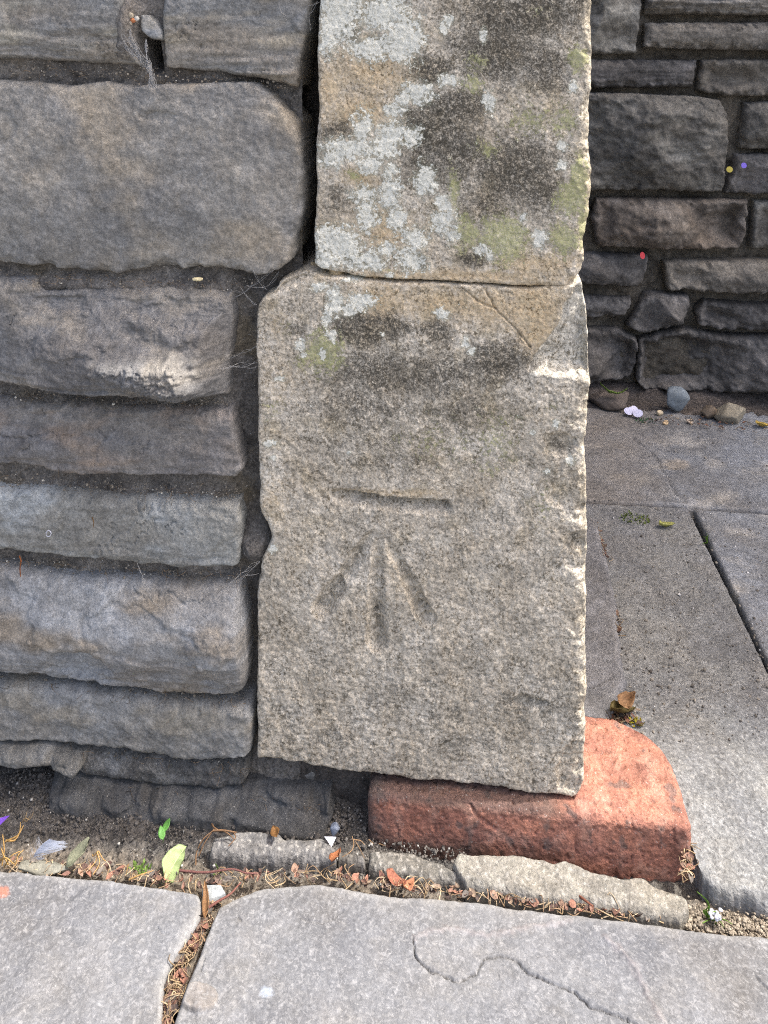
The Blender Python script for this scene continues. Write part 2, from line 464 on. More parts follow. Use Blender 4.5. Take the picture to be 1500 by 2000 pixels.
def relC(px, py, x, z, d, s):
    h = sst(0, 0.06, d)*0.006+fbm(x*14, z*18, s, 3)*0.003+fbm(x*55, z*60, s+2, 4)*0.0018+fbm(x*220, z*240, s+4, 3)*0.0009
    # flaked patch at the left edge and a shallow scar near the top
    h = h-0.0022*sst(6, -2, np.hypot((px-0)/34, (py-250)/34)*20-20+5*fbm(px/14, py/14, 3, 3))
    h = h-0.0016*sst(0.3, -0.1, np.hypot((px-315)/32, (py-226)/9)-1+0.5*fbm(px/12, py/8, 5, 2))
    return h
stone('stone', wall, [(X0, 150), (0, 158), (60, 160), (128, 168), (200, 160), (256, 168), (341, 164), (469, 160), (503, 164)],
      [(X0, 512), (0, 516), (128, 529), (226, 540), (277, 525), (341, 525), (427, 527), (503, 542), (545, 530)], [],
      [(533, 192), (572, 232), (585, 275), (590, 330), (592, 370), (588, 420), (576, 465), (573, 505)], Y=0.0, mat=M_WALL,
      r=(0.010, 0.012, 0.013, 0.01), relief=relC, colour=col_mix((110, 105, 98), (98, 95, 92), (122, 110, 92), 9, 1.2), seed=5)
def relD(px, py, x, z, d, s):
    h = rel_strata(0.003, 0.002)(px, py, x, z, d, s)
    zz = py+14*fbm(px/60, py/60, 4, 3)
    h = h+0.026*sst(575, 690, zz)*sst(790, 735, zz)*sst(-60, 200, px)*sst(455, 395, px)
    pk = sst(170, 260, px+20*fbm(px/30, py/30, 9, 2))*sst(392, 360, px-(py-690)*0.5)
    lo = np.interp(px, [180, 230, 300, 345, 372, 400], [690, 700, 712, 742, 750, 720])+16*fbm(px/9, px*0+4, 19, 3)
    h = h+(0.0115+0.0030*fbm(px/14, py/10, 29, 3)+0.0022*fbm(px/4, py/4, 39, 2))*sst(662, 694+0*px, zz)*sst(lo+44, lo-4, py)*pk
    # torn ledges near the top
    l1 = 620+10*np.sin(px/26.0)+16*fbm(px/26, px*0+3, 2, 3)
    h = h+0.006*sst(l1-3, l1+1, py)*sst(l1+34, l1+6, py)*sst(225, 275, px)*sst(445, 405, px)
    l2 = 604+5*fbm(px/16, px*0+1, 5, 3)
    h = h-0.005*sst(l2-30, l2-18, py)*sst(l2+3, l2-1, py)*sst(60, 90, px)*sst(190, 150, px)
    return h+ridged(x*40, z*70, s+3, 3)*0.0012
stone('stone', wall, [(X0, 545), (0, 545), (60, 545), (75, 571), (224, 566), (373, 563), (448, 577)],
      [(X0, 742), (0, 746), (187, 757), (336, 764), (444, 774)], [], [(454, 625), (447, 680), (444, 740)], Y=0.0, mat=M_WALL,
      r=(0.010, 0.004, 0.007, 0.006), relief=relD, colour=col_mix((92, 90, 90), (84, 80, 78), (108, 100, 90), 12, 2.2), seed=6, res=0.0009)
def relE(px, py, x, z, d, s):
    h = rel_strata(0.002, 0.0014)(px, py, x, z, d, s)
    for pts, w in (([(0, 850), (60, 858), (62, 872), (46, 876)], 2.5), ([(60, 850), (100, 846), (148, 850)], 1.5),
                   ([(192, 838), (206, 856), (190, 872), (187, 905)], 2.5), ([(82, 790), (84, 812)], 2.0)):
        dd, _ = poly_dist(px+4*fbm(px/10, py/10, 3, 2), py+4*fbm(px/10, py/10, 6, 2), pts)
        h = h-0.0022*sst(w*1.6, 0, dd)
    flake = sst(2, -3, np.abs(px-75)-70+12*fbm(px/20, py/20, 2, 3))*sst(2, -3, np.abs(py-868)-24+8*fbm(px/20, py/20, 12, 3))
    return h+0.0018*flake
stone('stone', wall, [(X0, 776), (0, 778), (82, 786), (224, 795), (448, 800)], [(X0, 900), (0, 907), (75, 911), (131, 929), (261, 929), (336, 929), (459, 935)], [],
      [(457, 820), (461, 858), (470, 895), (474, 918)], Y=0.002, mat=M_WALL, r=(0.010, 0.004, 0.005, 0.006), relief=relE,
      colour=col_mix((106, 98, 90), (92, 88, 88), (126, 104, 84), 10, 1.8), seed=7)
stone('stone', wall, [(X0, 950), (0, 957), (131, 963), (243, 976), (440, 985), (463, 988)], [(X0, 1070), (0, 1076), (149, 1091), (261, 1102), (336, 1110), (463, 1110)], [],
      [(471, 1018), (468, 1060), (466, 1096)], Y=0.0, mat=M_WALL, r=(0.010, 0.004, 0.005, 0.006), relief=rel_strata(0.002, 0.0012),
      colour=col_mix((110, 110, 106), (104, 100, 92), (118, 122, 124), 9, 2.2), seed=8)
def relG(px, py, x, z, d, s):
    zz = py+16*fbm(px/80, py/60, 4, 3)
    h = rel_strata(0.004, 0.0014)(px, py, x, z, d, s)
    h = h+0.012*sst(1130, 1235, zz)*sst(1330, 1225, zz-0.06*px)
    h = h-0.007*sst(0.3, -0.5, np.hypot((px-165)/60, (py-1285)/34)-1+0.4*fbm(px/30, py/30, 7, 3))
    h = h+0.004*sst(0.2, -0.3, np.hypot((px-420)/40, (py-1250)/36)-1+0.4*fbm(px/20, py/20, 8, 3))
    dd, _ = poly_dist(px, py+6*fbm(px/12, py/12, 3, 2), [(260, 1150), (300, 1166), (330, 1152), (360, 1168), (400, 1166)])
    return h-0.0016*sst(2.5, 0, dd)
stone('stone', wall, [(X0, 1104), (0, 1112), (112, 1132), (261, 1138), (467, 1148)], [(X0, 1300), (0, 1311), (187, 1337), (317, 1354), (463, 1360)], [],
      [(472, 1182), (481, 1245), (482, 1310), (477, 1345)], Y=0.0, mat=M_WALL, r=(0.010, 0.005, 0.006, 0.006), relief=relG,
      colour=col_mix((104, 98, 92), (112, 114, 118), (112, 100, 84), 9, 2.0), seed=9)
stone('stone', wall, [(X0, 1332), (0, 1341), (149, 1352), (317, 1377), (485, 1390)], [(X0, 1444), (0, 1451), (112, 1456), (224, 1468), (355, 1488), (429, 1489), (485, 1480)], [],
      [(490, 1408), (488, 1450)], Y=-0.002, mat=M_WALL, r=(0.009, 0.005, 0.006, 0.006), relief=rel_smooth(0.003),
      colour=col_mix((104, 100, 94), (106, 106, 106), (112, 104, 90), 10, 2.0), seed=10)
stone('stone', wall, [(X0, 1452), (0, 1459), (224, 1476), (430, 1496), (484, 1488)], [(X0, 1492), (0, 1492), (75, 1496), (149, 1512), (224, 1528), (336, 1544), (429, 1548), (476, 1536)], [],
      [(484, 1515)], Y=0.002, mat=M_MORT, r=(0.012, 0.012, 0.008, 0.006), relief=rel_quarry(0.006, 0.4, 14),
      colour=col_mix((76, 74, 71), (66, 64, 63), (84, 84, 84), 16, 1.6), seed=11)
stone('slate_stone', wall, [(X0, 1470), (0, 1479), (75, 1484), (150, 1503)], [(X0, 1498), (0, 1502), (75, 1504), (105, 1512), (142, 1524)], [], [(154, 1512)], Y=-0.014,
      mat=M_WALL, r=(0.010, 0.006, 0.004, 0.004), relief=rel_strata(0.001, 0.001), colour=col_mix((90, 87, 82), (80, 79, 76), (96, 98, 100), 12, 2), seed=12, back=0.08)
def relK(px, py, x, z, d, s):
    top = np.interp(px, [90, 150, 224, 336, 448, 560, 650], [1545, 1548, 1560, 1566, 1578, 1600, 1618])
    return 0.012*sst(top-22, top, py+1.5*fbm(px/18, py/18, 3, 3))+fbm(x*30, z*40, s, 3)*0.0025+fbm(x*150, z*150, s+3, 3)*0.0007
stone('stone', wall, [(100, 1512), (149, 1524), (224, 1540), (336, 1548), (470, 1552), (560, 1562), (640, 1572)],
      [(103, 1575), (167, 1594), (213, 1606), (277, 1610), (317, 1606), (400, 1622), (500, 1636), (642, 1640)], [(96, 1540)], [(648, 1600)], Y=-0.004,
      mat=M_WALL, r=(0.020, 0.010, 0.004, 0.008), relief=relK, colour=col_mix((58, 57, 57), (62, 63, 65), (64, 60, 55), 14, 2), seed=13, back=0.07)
stone('stone', wall, [(505, 1494), (560, 1500), (640, 1504)], [(512, 1518), (570, 1526), (645, 1524)], [], [], Y=0.016,
      mat=M_WALL, r=(0.005,)*4, relief=rel_quarry(0.004, 0.5, 8), colour=col_mix((84, 80, 76), (92, 88, 84), (78, 74, 70), 20, 2), seed=14)
# neighbouring stones beyond the frame, plain and coarse
for (a, b, c, d, s) in ((-1.0, -0.60, 0.56, 0.70, 71), (-1.0, -0.60, 0.43, 0.55, 72), (-1.05, -0.60, 0.30, 0.42, 73), (-0.98, -0.60, 0.16, 0.29, 74),
                        (-1.0, -0.60, 0.0, 0.15, 75), (-0.95, -0.55, 0.715, 0.83, 76), (-0.54, -0.19, 0.715, 0.84, 77), (-0.9, -0.42, 0.845, 0.98, 78),
                        (-0.41, -0.19, 0.85, 0.99, 79)):
    stone('stone', wall, [(a, d), (b, d)], [(a, c), (b, c)], Y=0.003, res=0.008, mat=M_WALL, r=(0.01,)*4, relief=rel_strata(0.003, 0.002),
          colour=col_mix(BR, GR, BL, 9, 2), seed=s, world=True)
# mortar bed
nx, nz = 560, 640
gx, gz = np.meshgrid(np.linspace(-0.62, -0.135, nx), np.linspace(0.72, -0.04, nz))
mpx, mpy = proj(gx, 0.02, gz)
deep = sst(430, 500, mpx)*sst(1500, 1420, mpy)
led = np.maximum.reduce([np.exp(-((mpy-(948+0.07*mpx))/16)**2), 0.8*np.exp(-((mpy-(770+0.05*mpx))/12)**2), np.exp(-((mpy-(1116+0.05*mpx))/14)**2), 0.7*np.exp(-((mpy-(1345+0.1*mpx))/16)**2), 0.75*np.exp(-((mpy-(545+0.03*mpx))/18)**2)])
blob = np.exp(-(((mpx-505)/34)**2+((mpy-1050)/46)**2))
hole = np.exp(-(((mpx-303-0.15*(mpy-100))/13)**4+((mpy-102)/34)**4))
lump = np.exp(-(((mpx-262)/22)**2+((mpy-40)/40)**2))+0.8*np.exp(-(((mpx-260)/30)**2+((mpy-90)/36)**2))
gy = 0.0145+0.008*deep-0.011*led*(1-deep)-0.024*blob+0.05*hole-0.016*lump-fbm(gx*40, gz*60, 5, 4)*0.004-fbm(gx*180, gz*180, 6, 3)*0.0016-np.maximum(0, fbm(gx*320, gz*320, 16, 2))*0.0012
c = mixc(s2l((98, 94, 89)), s2l((124, 119, 112)), sst(-0.3, 0.4, fbm(gx*22, gz*30, 8, 4)))
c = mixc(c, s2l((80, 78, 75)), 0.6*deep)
c = mixc(c, s2l((120, 108, 84)), 0.5*sst(0.1, 0.5, fbm(gx*16, gz*30, 18, 3)))
put('mortar', np.stack([gx, gy, gz], -1).reshape(-1, 3), grid_quads(nx, nz), M_MORT, wall, {'col': c.reshape(-1, 3)})
def box(x0, x1, y0, y1, z0, z1):
    V = [(x0, y0, z0), (x1, y0, z0), (x1, y1, z0), (x0, y1, z0), (x0, y0, z1), (x1, y0, z1), (x1, y1, z1), (x0, y1, z1)]
    F = [(0, 3, 2, 1), (4, 5, 6, 7), (0, 1, 5, 4), (1, 2, 6, 5), (2, 3, 7, 6), (3, 0, 4, 7)]
    return V, F
def cbox(name, b, mat, parent, c):
    V, F = box(*b)
    return put(name, V, F, mat, parent, {'col': np.tile(s2l(c), (8, 1))}, False)
cbox('wall_core', (-3.0, -0.12, 0.085, 0.30, -0.06, 1.0), M_MORT, wall, (84, 78, 72))
cbox('coping', (-3.0, -0.185, -0.004, 0.33, 1.0, 1.1), M_WALL, wall, (112, 106, 96))

# ------------------------------------------------------------------ GATE PIER
pier = thing('gate_pier', 'pale lichen blotched sandstone gate pier with a worn cut bar and arrow mark', 'pier', (-0.03, 0.15, 0.02))
WHITE = [(663, 25, 45, 45), (659, 33, 40, 45), (746, 25, 46, 34), (791, 74, 32, 42), (725, 95, 38, 22), (783, 103, 28, 18), (640, 75, 18, 30), (816, 182, 28, 22), (790, 195, 14, 14),
    (767, 215, 15, 12), (709, 248, 18, 30), (684, 289, 45, 18), (647, 306, 22, 18), (722, 322, 22, 16), (767, 264, 27, 28), (804, 264, 18, 18),
    (750, 289, 25, 20), (762, 335, 14, 13), (829, 351, 18, 28), (845, 364, 8, 15), (709, 380, 24, 14), (762, 380, 18, 28), (775, 430, 15, 22), (866, 401, 14, 16),
    (866, 430, 20, 20), (882, 463, 13, 13), (717, 421, 18, 28), (663, 479, 46, 32), (640, 505, 24, 20), (717, 508, 34, 16), (812, 467, 22, 20), (804, 508, 26, 22), (758, 488, 18, 13),
    (643, 455, 25, 14), (874, 157, 19, 11), (955, 198, 12, 20), (866, 53, 7, 12), (876, 39, 8, 8), (944, 70, 7, 12), (1120, 170, 8, 10), (1097, 285, 8, 8),
    (1097, 322, 10, 10), (1054, 465, 13, 16), (1021, 426, 7, 10), (940, 488, 14, 9), (957, 502, 8, 8), (653, 589, 15, 28), (639, 621, 8, 14), (704, 589, 26, 15),
    (681, 607, 14, 11), (863, 612, 14, 11), (625, 561, 14, 9), (648, 654, 9, 10), (587, 673, 10, 9), (592, 694, 6, 5), (629, 691, 6, 9), (529, 866, 14, 7),
    (534, 894, 6, 5), (909, 668, 8, 9), (921, 684, 6, 7), (1087, 827, 7, 7), (1040, 845, 6, 5), (1068, 920, 6, 5), (545, 740, 9, 5), (681, 885, 5, 4),
    (748, 653, 4, 4), (531, 1073, 8, 8), (1115, 899, 8, 8), (690, 545, 16, 6), (760, 540, 10, 6)]
GREEN = [(924, 165, 24, 20, 0.8), (932, 120, 35, 25, 0.55), (1035, 231, 60, 45, 0.55), (1101, 236, 28, 38, 0.7), (1130, 116, 16, 28, 1), (953, 289, 40, 30, 0.55), (886, 372, 13, 48, 0.75),
    (911, 455, 35, 35, 0.8), (982, 467, 50, 46, 0.95), (1114, 389, 30, 34, 0.95), (1101, 467, 34, 30, 0.9), (1130, 351, 16, 50, 1.0), (1140, 440, 12, 40, 0.9), (692, 343, 20, 14, 0.7), (754, 529, 28, 9, 0.5),
    (1060, 20, 40, 25, 0.4), (634, 687, 38, 42, 0.9), (592, 705, 20, 18, 0.7), (531, 800, 25, 30, 0.5), (970, 855, 60, 70, 0.5), (960, 915, 30, 20, 0.5), (850, 860, 150, 70, 0.40), (1060, 990, 50, 80, 0.38), (560, 640, 30, 30, 0.4), (1080, 800, 40, 30, 0.4)]
DARK = [(849, 256, 60, 60, 0.9), (890, 207, 60, 30, 0.9), (1006, 331, 80, 60, 0.8), (973, 103, 90, 60, 0.75), (1015, 25, 110, 50, 0.85), (684, 66, 18, 14, 0.7), (659, 256, 32, 20, 0.7),
    (663, 388, 24, 24, 0.6), (920, 504, 24, 15, 0.8), (824, 512, 10, 12, 0.8), (841, 136, 50, 30, 0.8), (1060, 130, 50, 50, 0.7), (830, 320, 40, 40, 0.7), (900, 300, 60, 60, 0.7), (950, 400, 50, 40, 0.6), (1060, 370, 40, 40, 0.7),
    (704, 645, 52, 36, 0.85), (769, 640, 30, 25, 0.85), (853, 648, 28, 18, 0.8), (975, 705, 60, 36, 0.8), (732, 724, 95, 60, 0.62), (853, 733, 120, 55, 0.55), (713, 790, 110, 60, 0.5), (905, 800, 110, 60, 0.45), (580, 640, 30, 20, 0.5),
    (1054, 1367, 110, 70, 0.36), (760, 1360, 90, 50, 0.34), (850, 1400, 50, 30, 0.36), (560, 1400, 60, 50, 0.30), (1020, 1300, 80, 20, 0.36), (760, 880, 200, 80, 0.36), (660, 1440, 100, 40, 0.32), (940, 1450, 140, 40, 0.32), (1090, 870, 24, 14, 0.6), (1125, 1055, 16, 20, 0.5)]
ORANGE = [(750, 590, 70, 40), (850, 590, 80, 36), (960, 600, 80, 40), (1040, 600, 60, 55, 1.2), (1045, 650, 40, 40, 1.1), (900, 540, 230, 16), (1040, 515, 90, 22), (740, 140, 100, 50), (700, 215, 70, 40), (640, 180, 30, 60), (750, 455, 60, 50), (700, 345, 40, 20),
    (770, 963, 115, 10, 0.8), (540, 640, 20, 40, 0.6), (545, 740, 40, 40, 0.6), (530, 980, 40, 60, 0.55)]  # thin blob on the bar's upper lip paints warm light bounced off the ground
def blob_mask(px, py, L, soft=1.0):
    m = np.zeros(px.shape)
    wx = 11*fbm(px/26, py/26, 71, 3); wy = 11*fbm(px/26, py/26, 81, 3)
    for b in L:
        w = b[4] if len(b) > 4 else 1.0
        q = np.hypot((px+wx*min(1, b[2]/18)-b[0])/b[2], (py+wy*min(1, b[3]/18)-b[1])/b[3])
        m = np.maximum(m, w*np.clip(1-soft*0.5*q, 0, 1))      # 0.5 at the rim
    return m
def pier_lichen(px, py, x, z):
    sx = np.interp(py, [540, 575, 597, 640, 682, 715], [1134, 1116, 1100, 1087, 1052, 1030])
    sp = sst(-3, 5, px+7*fbm(px/14, py/14, 61, 3)-sx)*sst(760, 735, py)*sst(530, 560, py)
    return np.stack([blob_mask(px, py, WHITE), blob_mask(px, py, GREEN), np.maximum(blob_mask(px, py, DARK), 0.17), blob_mask(px, py, ORANGE)*0.82*(1-sp)], -1)
def pier_colour(px, py, x, z, d, h, s):
    t = sst(-0.4, 0.5, fbm(px/90, py/90, 31, 5)); k = mixc(s2l((180, 171, 154)), s2l((203, 195, 179)), t)
    t2 = sst(0.05, 0.5, fbm(px/60, py/60, 37, 4))
    k = mixc(k, s2l((178, 164, 134)), 0.45*t2*sst(1300, 900, py))
    sx = np.interp(py, [540, 575, 597, 640, 682, 715], [1134, 1116, 1100, 1087, 1052, 1030])
    sp = sst(-3, 8, px+7*fbm(px/14, py/14, 61, 3)-sx)*sst(750, 725, py+10*fbm(px/20, py/20, 33, 3))*sst(530, 560, py)
    k = mixc(k, s2l((196, 192, 180)), 0.9*sp)
    k = mixc(k, s2l((186, 176, 154)), 0.4*sst(22, 2, 1150-px+16*fbm(px/30, py/20, 66, 3)))
    return k*(1+0.12*fbm(px/12, py/12, 39, 3))[..., None]
def rel_pier_top(px, py, x, z, d, s):
    return fbm(x*12, z*12, s, 3)*0.0020+fbm(x*70, z*70, s+2, 4)*0.0013+fbm(x*260, z*260, s+4, 3)*0.0009
stone('block', pier, [(628, -290), (1158, -290)], [(613, 515), (622, 525), (692, 539), (808, 549), (907, 552), (1035, 560), (1114, 562)],
      [(624, 0), (618, 103), (622, 207), (616, 289), (618, 351), (614, 440)], [(1157, 0), (1159, 124), (1155, 186), (1153, 248), (1157, 372), (1151, 434), (1143, 463), (1141, 517), (1130, 550)],
      Y=0.0, mat=M_PIER, r=(0.004, 0.011, 0.005, 0.005), relief=rel_pier_top, colour=pier_colour, extra=pier_lichen, seed=21, res=0.0009, back=0.28, warp=2.0)
SPALL = [(1128, 555), (1115, 575), (1100, 597), (1087, 640), (1050, 682), (1035, 700)]
def groove(px, py, pts, w0, w1, dep0, dep1, bias=0.0):
    dd, t = poly_dist(px, py, pts)
    w = w0+(w1-w0)*t
    return (dep0+(dep1-dep0)*t)*(0.75+0.6*fbm(px/16, py/16, 77, 3))*np.clip(1-dd/w, 0, 1)**0.8
def rel_pier_low(px, py, x, z, d, s):
    h = fbm(x*10, z*10, s, 3)*0.0022+fbm(x*60, z*60, s+2, 4)*0.0013+fbm(x*260, z*260, s+4, 3)*0.0009
    h = h-0.0010*sst(0.15, 0.45, fbm(px/30, py/9, 44, 4))*sst(1150, 1350, py)        # pitted lower face
    wob = fbm(px/22, py/22, 51, 3)*4; wob2 = fbm(px/22, py/22, 55, 3)*4
    qx, qy = px+wob, py+wob2
    # cut bar: steep upper lip, sloping lower bank
    cy = np.interp(qx, [650, 700, 770, 885], [966, 972, 981, 990])
    e = sst(632, 676, qx)*sst(886, 870, qx)
    up = qy-cy
    bar = np.where(up < 0, sst(-13, 0, up), np.clip(1-up/21, 0, 1)**1.2)
    h = h-(0.0098+0.003*fbm(px/25, py/25, 58, 3))*bar*e
    # broad arrow
    h = h-groove(qx, qy, [(726, 1044), (680, 1116), (630, 1188)], 11, 23, 0.004, 0.0185)
    h = h-groove(qx, qy, [(738, 1046), (735, 1150), (737, 1252)], 10, 23, 0.002, 0.0145)
    h = h-groove(qx, qy, [(752, 1048), (796, 1128), (832, 1206)], 9, 20, 0.002, 0.0125)
    # spalled right shoulder with a ledge that catches the light
    sx = np.interp(py, [540, 575, 597, 640, 682, 715], [1134, 1116, 1100, 1087, 1052, 1030])
    rec = sst(-3, 5, px+7*fbm(px/14, py/14, 61, 3)-sx)*sst(742, 704, py-(px-1090)*0.15+14*fbm(px/25, py/25, 62, 3))*sst(500, 540, py)
    h = h-(0.0045+0.00009*np.clip(px-sx, 0, 120))*rec+0.002*rec*fbm(px/18, py/18, 65, 4)
    for pts, w in (([(902, 562), (935, 590), (965, 602), (985, 620), (1012, 648), (1036, 678)], 1.8), ([(944, 560), (962, 590), (968, 604)], 1.8)):
        dd, _ = poly_dist(px+3*fbm(px/9, py/9, 5, 2), py, pts); h = h-0.0022*sst(w*1.7, 0, dd)
    # worn right arris with chips
    ch = sst(26, 0, 1150-px+26*fbm(px/60, py/28, 66, 4)-4)
    h = h-0.0022*ch*sst(0.0, 0.35, fbm(px*0+3, py/46, 67, 3)+0.1)
    for cx, cy2, rx, ry, dp in ((1122, 965, 48, 44, 0.0025), (1130, 1090, 30, 26, 0.0022), (1095, 868, 34, 22, 0.0035), (1128, 1058, 26, 18, 0.003), (1120, 1500, 30, 50, 0.003), (1030, 1372, 34, 12, 0.003)):
        h = h-dp*sst(0.3, -0.4, np.hypot((px-cx)/rx, (py-cy2)/ry)-1+0.5*fbm(px/16, py/16, 68, 3))
    # top left corner set back
    h = h-0.006*sst(20, -10, (px-505)*0.45+(py-560)-6*fbm(px/20, py/20, 69, 2)-18)*sst(650, 600, px)
    return h
stone('block', pier, [(545, 552), (560, 545), (597, 530), (639, 539), (760, 552), (907, 556), (1035, 564), (1138, 552)],
      [(502, 1482), (615, 1500), (760, 1521), (877, 1531), (993, 1546), (1134, 1561)],
      [(541, 568), (510, 582), (501, 600), (501, 760), (503, 900), (506, 1003), (526, 1035), (530, 1056), (509, 1096), (501, 1157), (501, 1300), (501, 1400)],
      [(1146, 600), (1152, 680), (1154, 735), (1148, 827), (1144, 873), (1148, 960), (1148, 1040), (1147, 1227), (1146, 1413), (1142, 1530)], Y=0.0, mat=M_PIER,
      r=(0.004, 0.009, 0.005, 0.005), relief=rel_pier_low, colour=pier_colour, extra=pier_lichen, seed=22, res=0.0008, back=0.28, warp=2.0)
stone('block', pier, [(-0.14, 1.1), (0.09, 1.1)], [(-0.14, 0.765), (0.09, 0.765)], Y=0.001, res=0.006, back=0.28, mat=M_PIER, r=(0.006,)*4,
      relief=rel_pier_top, colour=pier_colour, extra=pier_lichen, seed=23, world=True)
# lime joint between the two blocks, set back
V = []; nu, nv = 120, 8
px, py, u, v = coons([(600, 520), (800, 542), (1110, 556)], [(600, 545), (800, 562), (1110, 572)], [], [], nu, nv)
x, z = on_y(px, py, 0.006)
thick = sst(0.05, 0.3, fbm(px/38, px*0+2.0, 91, 2))*sst(1000, 880, px)
y = 0.020-0.0145*thick-fbm(x*150, z*150, 5, 2)*0.0008
put('joint_mortar', np.stack([x, y, z], -1).reshape(-1, 3), grid_quads(nu, nv), M_PIER, pier,
    {'col': np.tile(s2l((176, 158, 126)), (nu*nv, 1)), 'lich': np.zeros((nu*nv, 4))})

# ------------------------------------------------------------------ BACK WALL of the passage
YB = 0.775
back = thing('passage_wall', 'dark shaded rough rubble stone wall at the back of the passage', 'wall', (0.9, 0.8, 0.0))
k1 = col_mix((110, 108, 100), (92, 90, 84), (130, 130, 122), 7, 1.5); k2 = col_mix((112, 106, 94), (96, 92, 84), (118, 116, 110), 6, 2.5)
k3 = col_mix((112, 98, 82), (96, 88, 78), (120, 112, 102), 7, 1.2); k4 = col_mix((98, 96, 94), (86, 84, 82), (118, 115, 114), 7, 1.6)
XR = 1760
B = [
 ([(1040, -140), (1256, -140)], [(1040, 104), (1160, 107), (1246, 104)], [], [(1256, 0), (1250, 60)], rel_quarry(0.02, 0.35), k1),
 ([(1266, -140), (XR, -140)], [(1263, 27), (1400, 28), (XR, 31)], [], [], rel_strata(0.006, 0.006), k2),
 ([(1263, 44), (XR, 42)], [(1260, 92), (1400, 97), (XR, 104)], [], [], rel_strata(0.006, 0.006), k2),
 ([(1040, 115), (1160, 116), (1364, 117)], [(1040, 174), (1160, 173), (1356, 171)], [], [], rel_strata(0.005, 0.005), k4),
 ([(1373, 117), (XR, 114)], [(1364, 178), (1420, 188), (XR, 194)], [], [], rel_quarry(0.02, 0.35), k2),
 ([(1040, 180), (1156, 181), (1260, 184), (1367, 189), (1409, 196)], [(1040, 372), (1160, 373), (1300, 375), (1417, 377)], [], [(1424, 221), (1426, 267), (1419, 347)], rel_quarry(0.034, 0.6, 20), k1),
 ([(1456, 202), (1500, 198), (XR, 200)], [(1447, 290), (XR, 304)], [], [], rel_quarry(0.02, 0.5), k1),
 ([(1440, 302), (XR, 308)], [(1421, 380), (XR, 388)], [(1432, 340)], [], rel_quarry(0.02, 0.4), k4),
 ([(1167, 390), (1300, 390), (1465, 393)], [(1170, 484), (1300, 490), (1448, 489)], [(1158, 430)], [(1461, 452)], rel_quarry(0.034, 0.7, 20), k3),
 ([(1476, 394), (XR, 396)], [(1468, 490), (XR, 494)], [], [], rel_quarry(0.02, 0.4), k1),
 ([(1040, 499), (1140, 499), (1267, 501)], [(1040, 556), (1143, 558), (1244, 564)], [], [(1268, 519), (1258, 552)], rel_quarry(0.02, 0.4), k4),
 ([(1300, 515), (1380, 512), (XR, 514)], [(1305, 568), (1420, 576), (XR, 582)], [], [], rel_quarry(0.022, 0.5), k2),
 ([(1040, 580), (1145, 581), (1233, 585)], [(1040, 622), (1147, 624), (1217, 621)], [], [(1234, 604)], rel_strata(0.008, 0.006), k4),
 ([(1262, 578), (1275, 575), (1348, 581)], [(1226, 642), (1256, 656), (1338, 636)], [(1246, 604)], [(1351, 602)], rel_quarry(0.022, 0.5), k4),
 ([(1380, 592), (1440, 598), (XR, 606)], [(1368, 640), (1420, 648), (XR, 652)], [(1362, 612)], [], rel_quarry(0.024, 0.5), k4),
 ([(1040, 640), (1177, 645), (1209, 646), (1245, 664)], [(1040, 752), (1150, 754), (1222, 744)], [], [(1249, 690), (1238, 730)], rel_quarry(0.03, 0.5), k4),
 ([(1250, 668), (1290, 656), (1345, 646), (1420, 660), (XR, 664)], [(1258, 766), (1420, 771), (XR, 782)], [(1246, 710), (1244, 745)], [], rel_quarry(0.045, 0.7, 22), k4)]
for i, (t, b, l, r, rel, kc) in enumerate(B):
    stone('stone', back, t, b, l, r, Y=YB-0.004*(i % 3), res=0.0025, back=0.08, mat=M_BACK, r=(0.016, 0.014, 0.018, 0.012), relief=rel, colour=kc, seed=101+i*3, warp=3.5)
nx, nz = 220, 200
gx, gz = np.meshgrid(np.linspace(0.15, 1.05, nx), np.linspace(0.75, -0.03, nz))
gy = YB+0.024-fbm(gx*18, gz*24, 5, 4)*0.014-fbm(gx*80, gz*80, 6, 3)*0.006
c = mixc(s2l((86, 82, 74)), s2l((104, 98, 88)), sst(-0.3, 0.4, fbm(gx*14, gz*20, 8, 4)))
put('mortar', np.stack([gx, gy, gz], -1).reshape(-1, 3), grid_quads(nx, nz), M_MORT, back, {'col': c.reshape(-1, 3)})
cbox('wall_core', (-2.0, 6.0, YB+0.075, YB+0.4, -0.06, 5.2), M_BACK, back, (100, 96, 88))
cbox('shade_board', (-2.0, 6.0, 0.37, YB+0.5, 5.2, 5.28), M_BACK, back, (110, 104, 96))  # unseen board added overhead to shade the rear of the passage

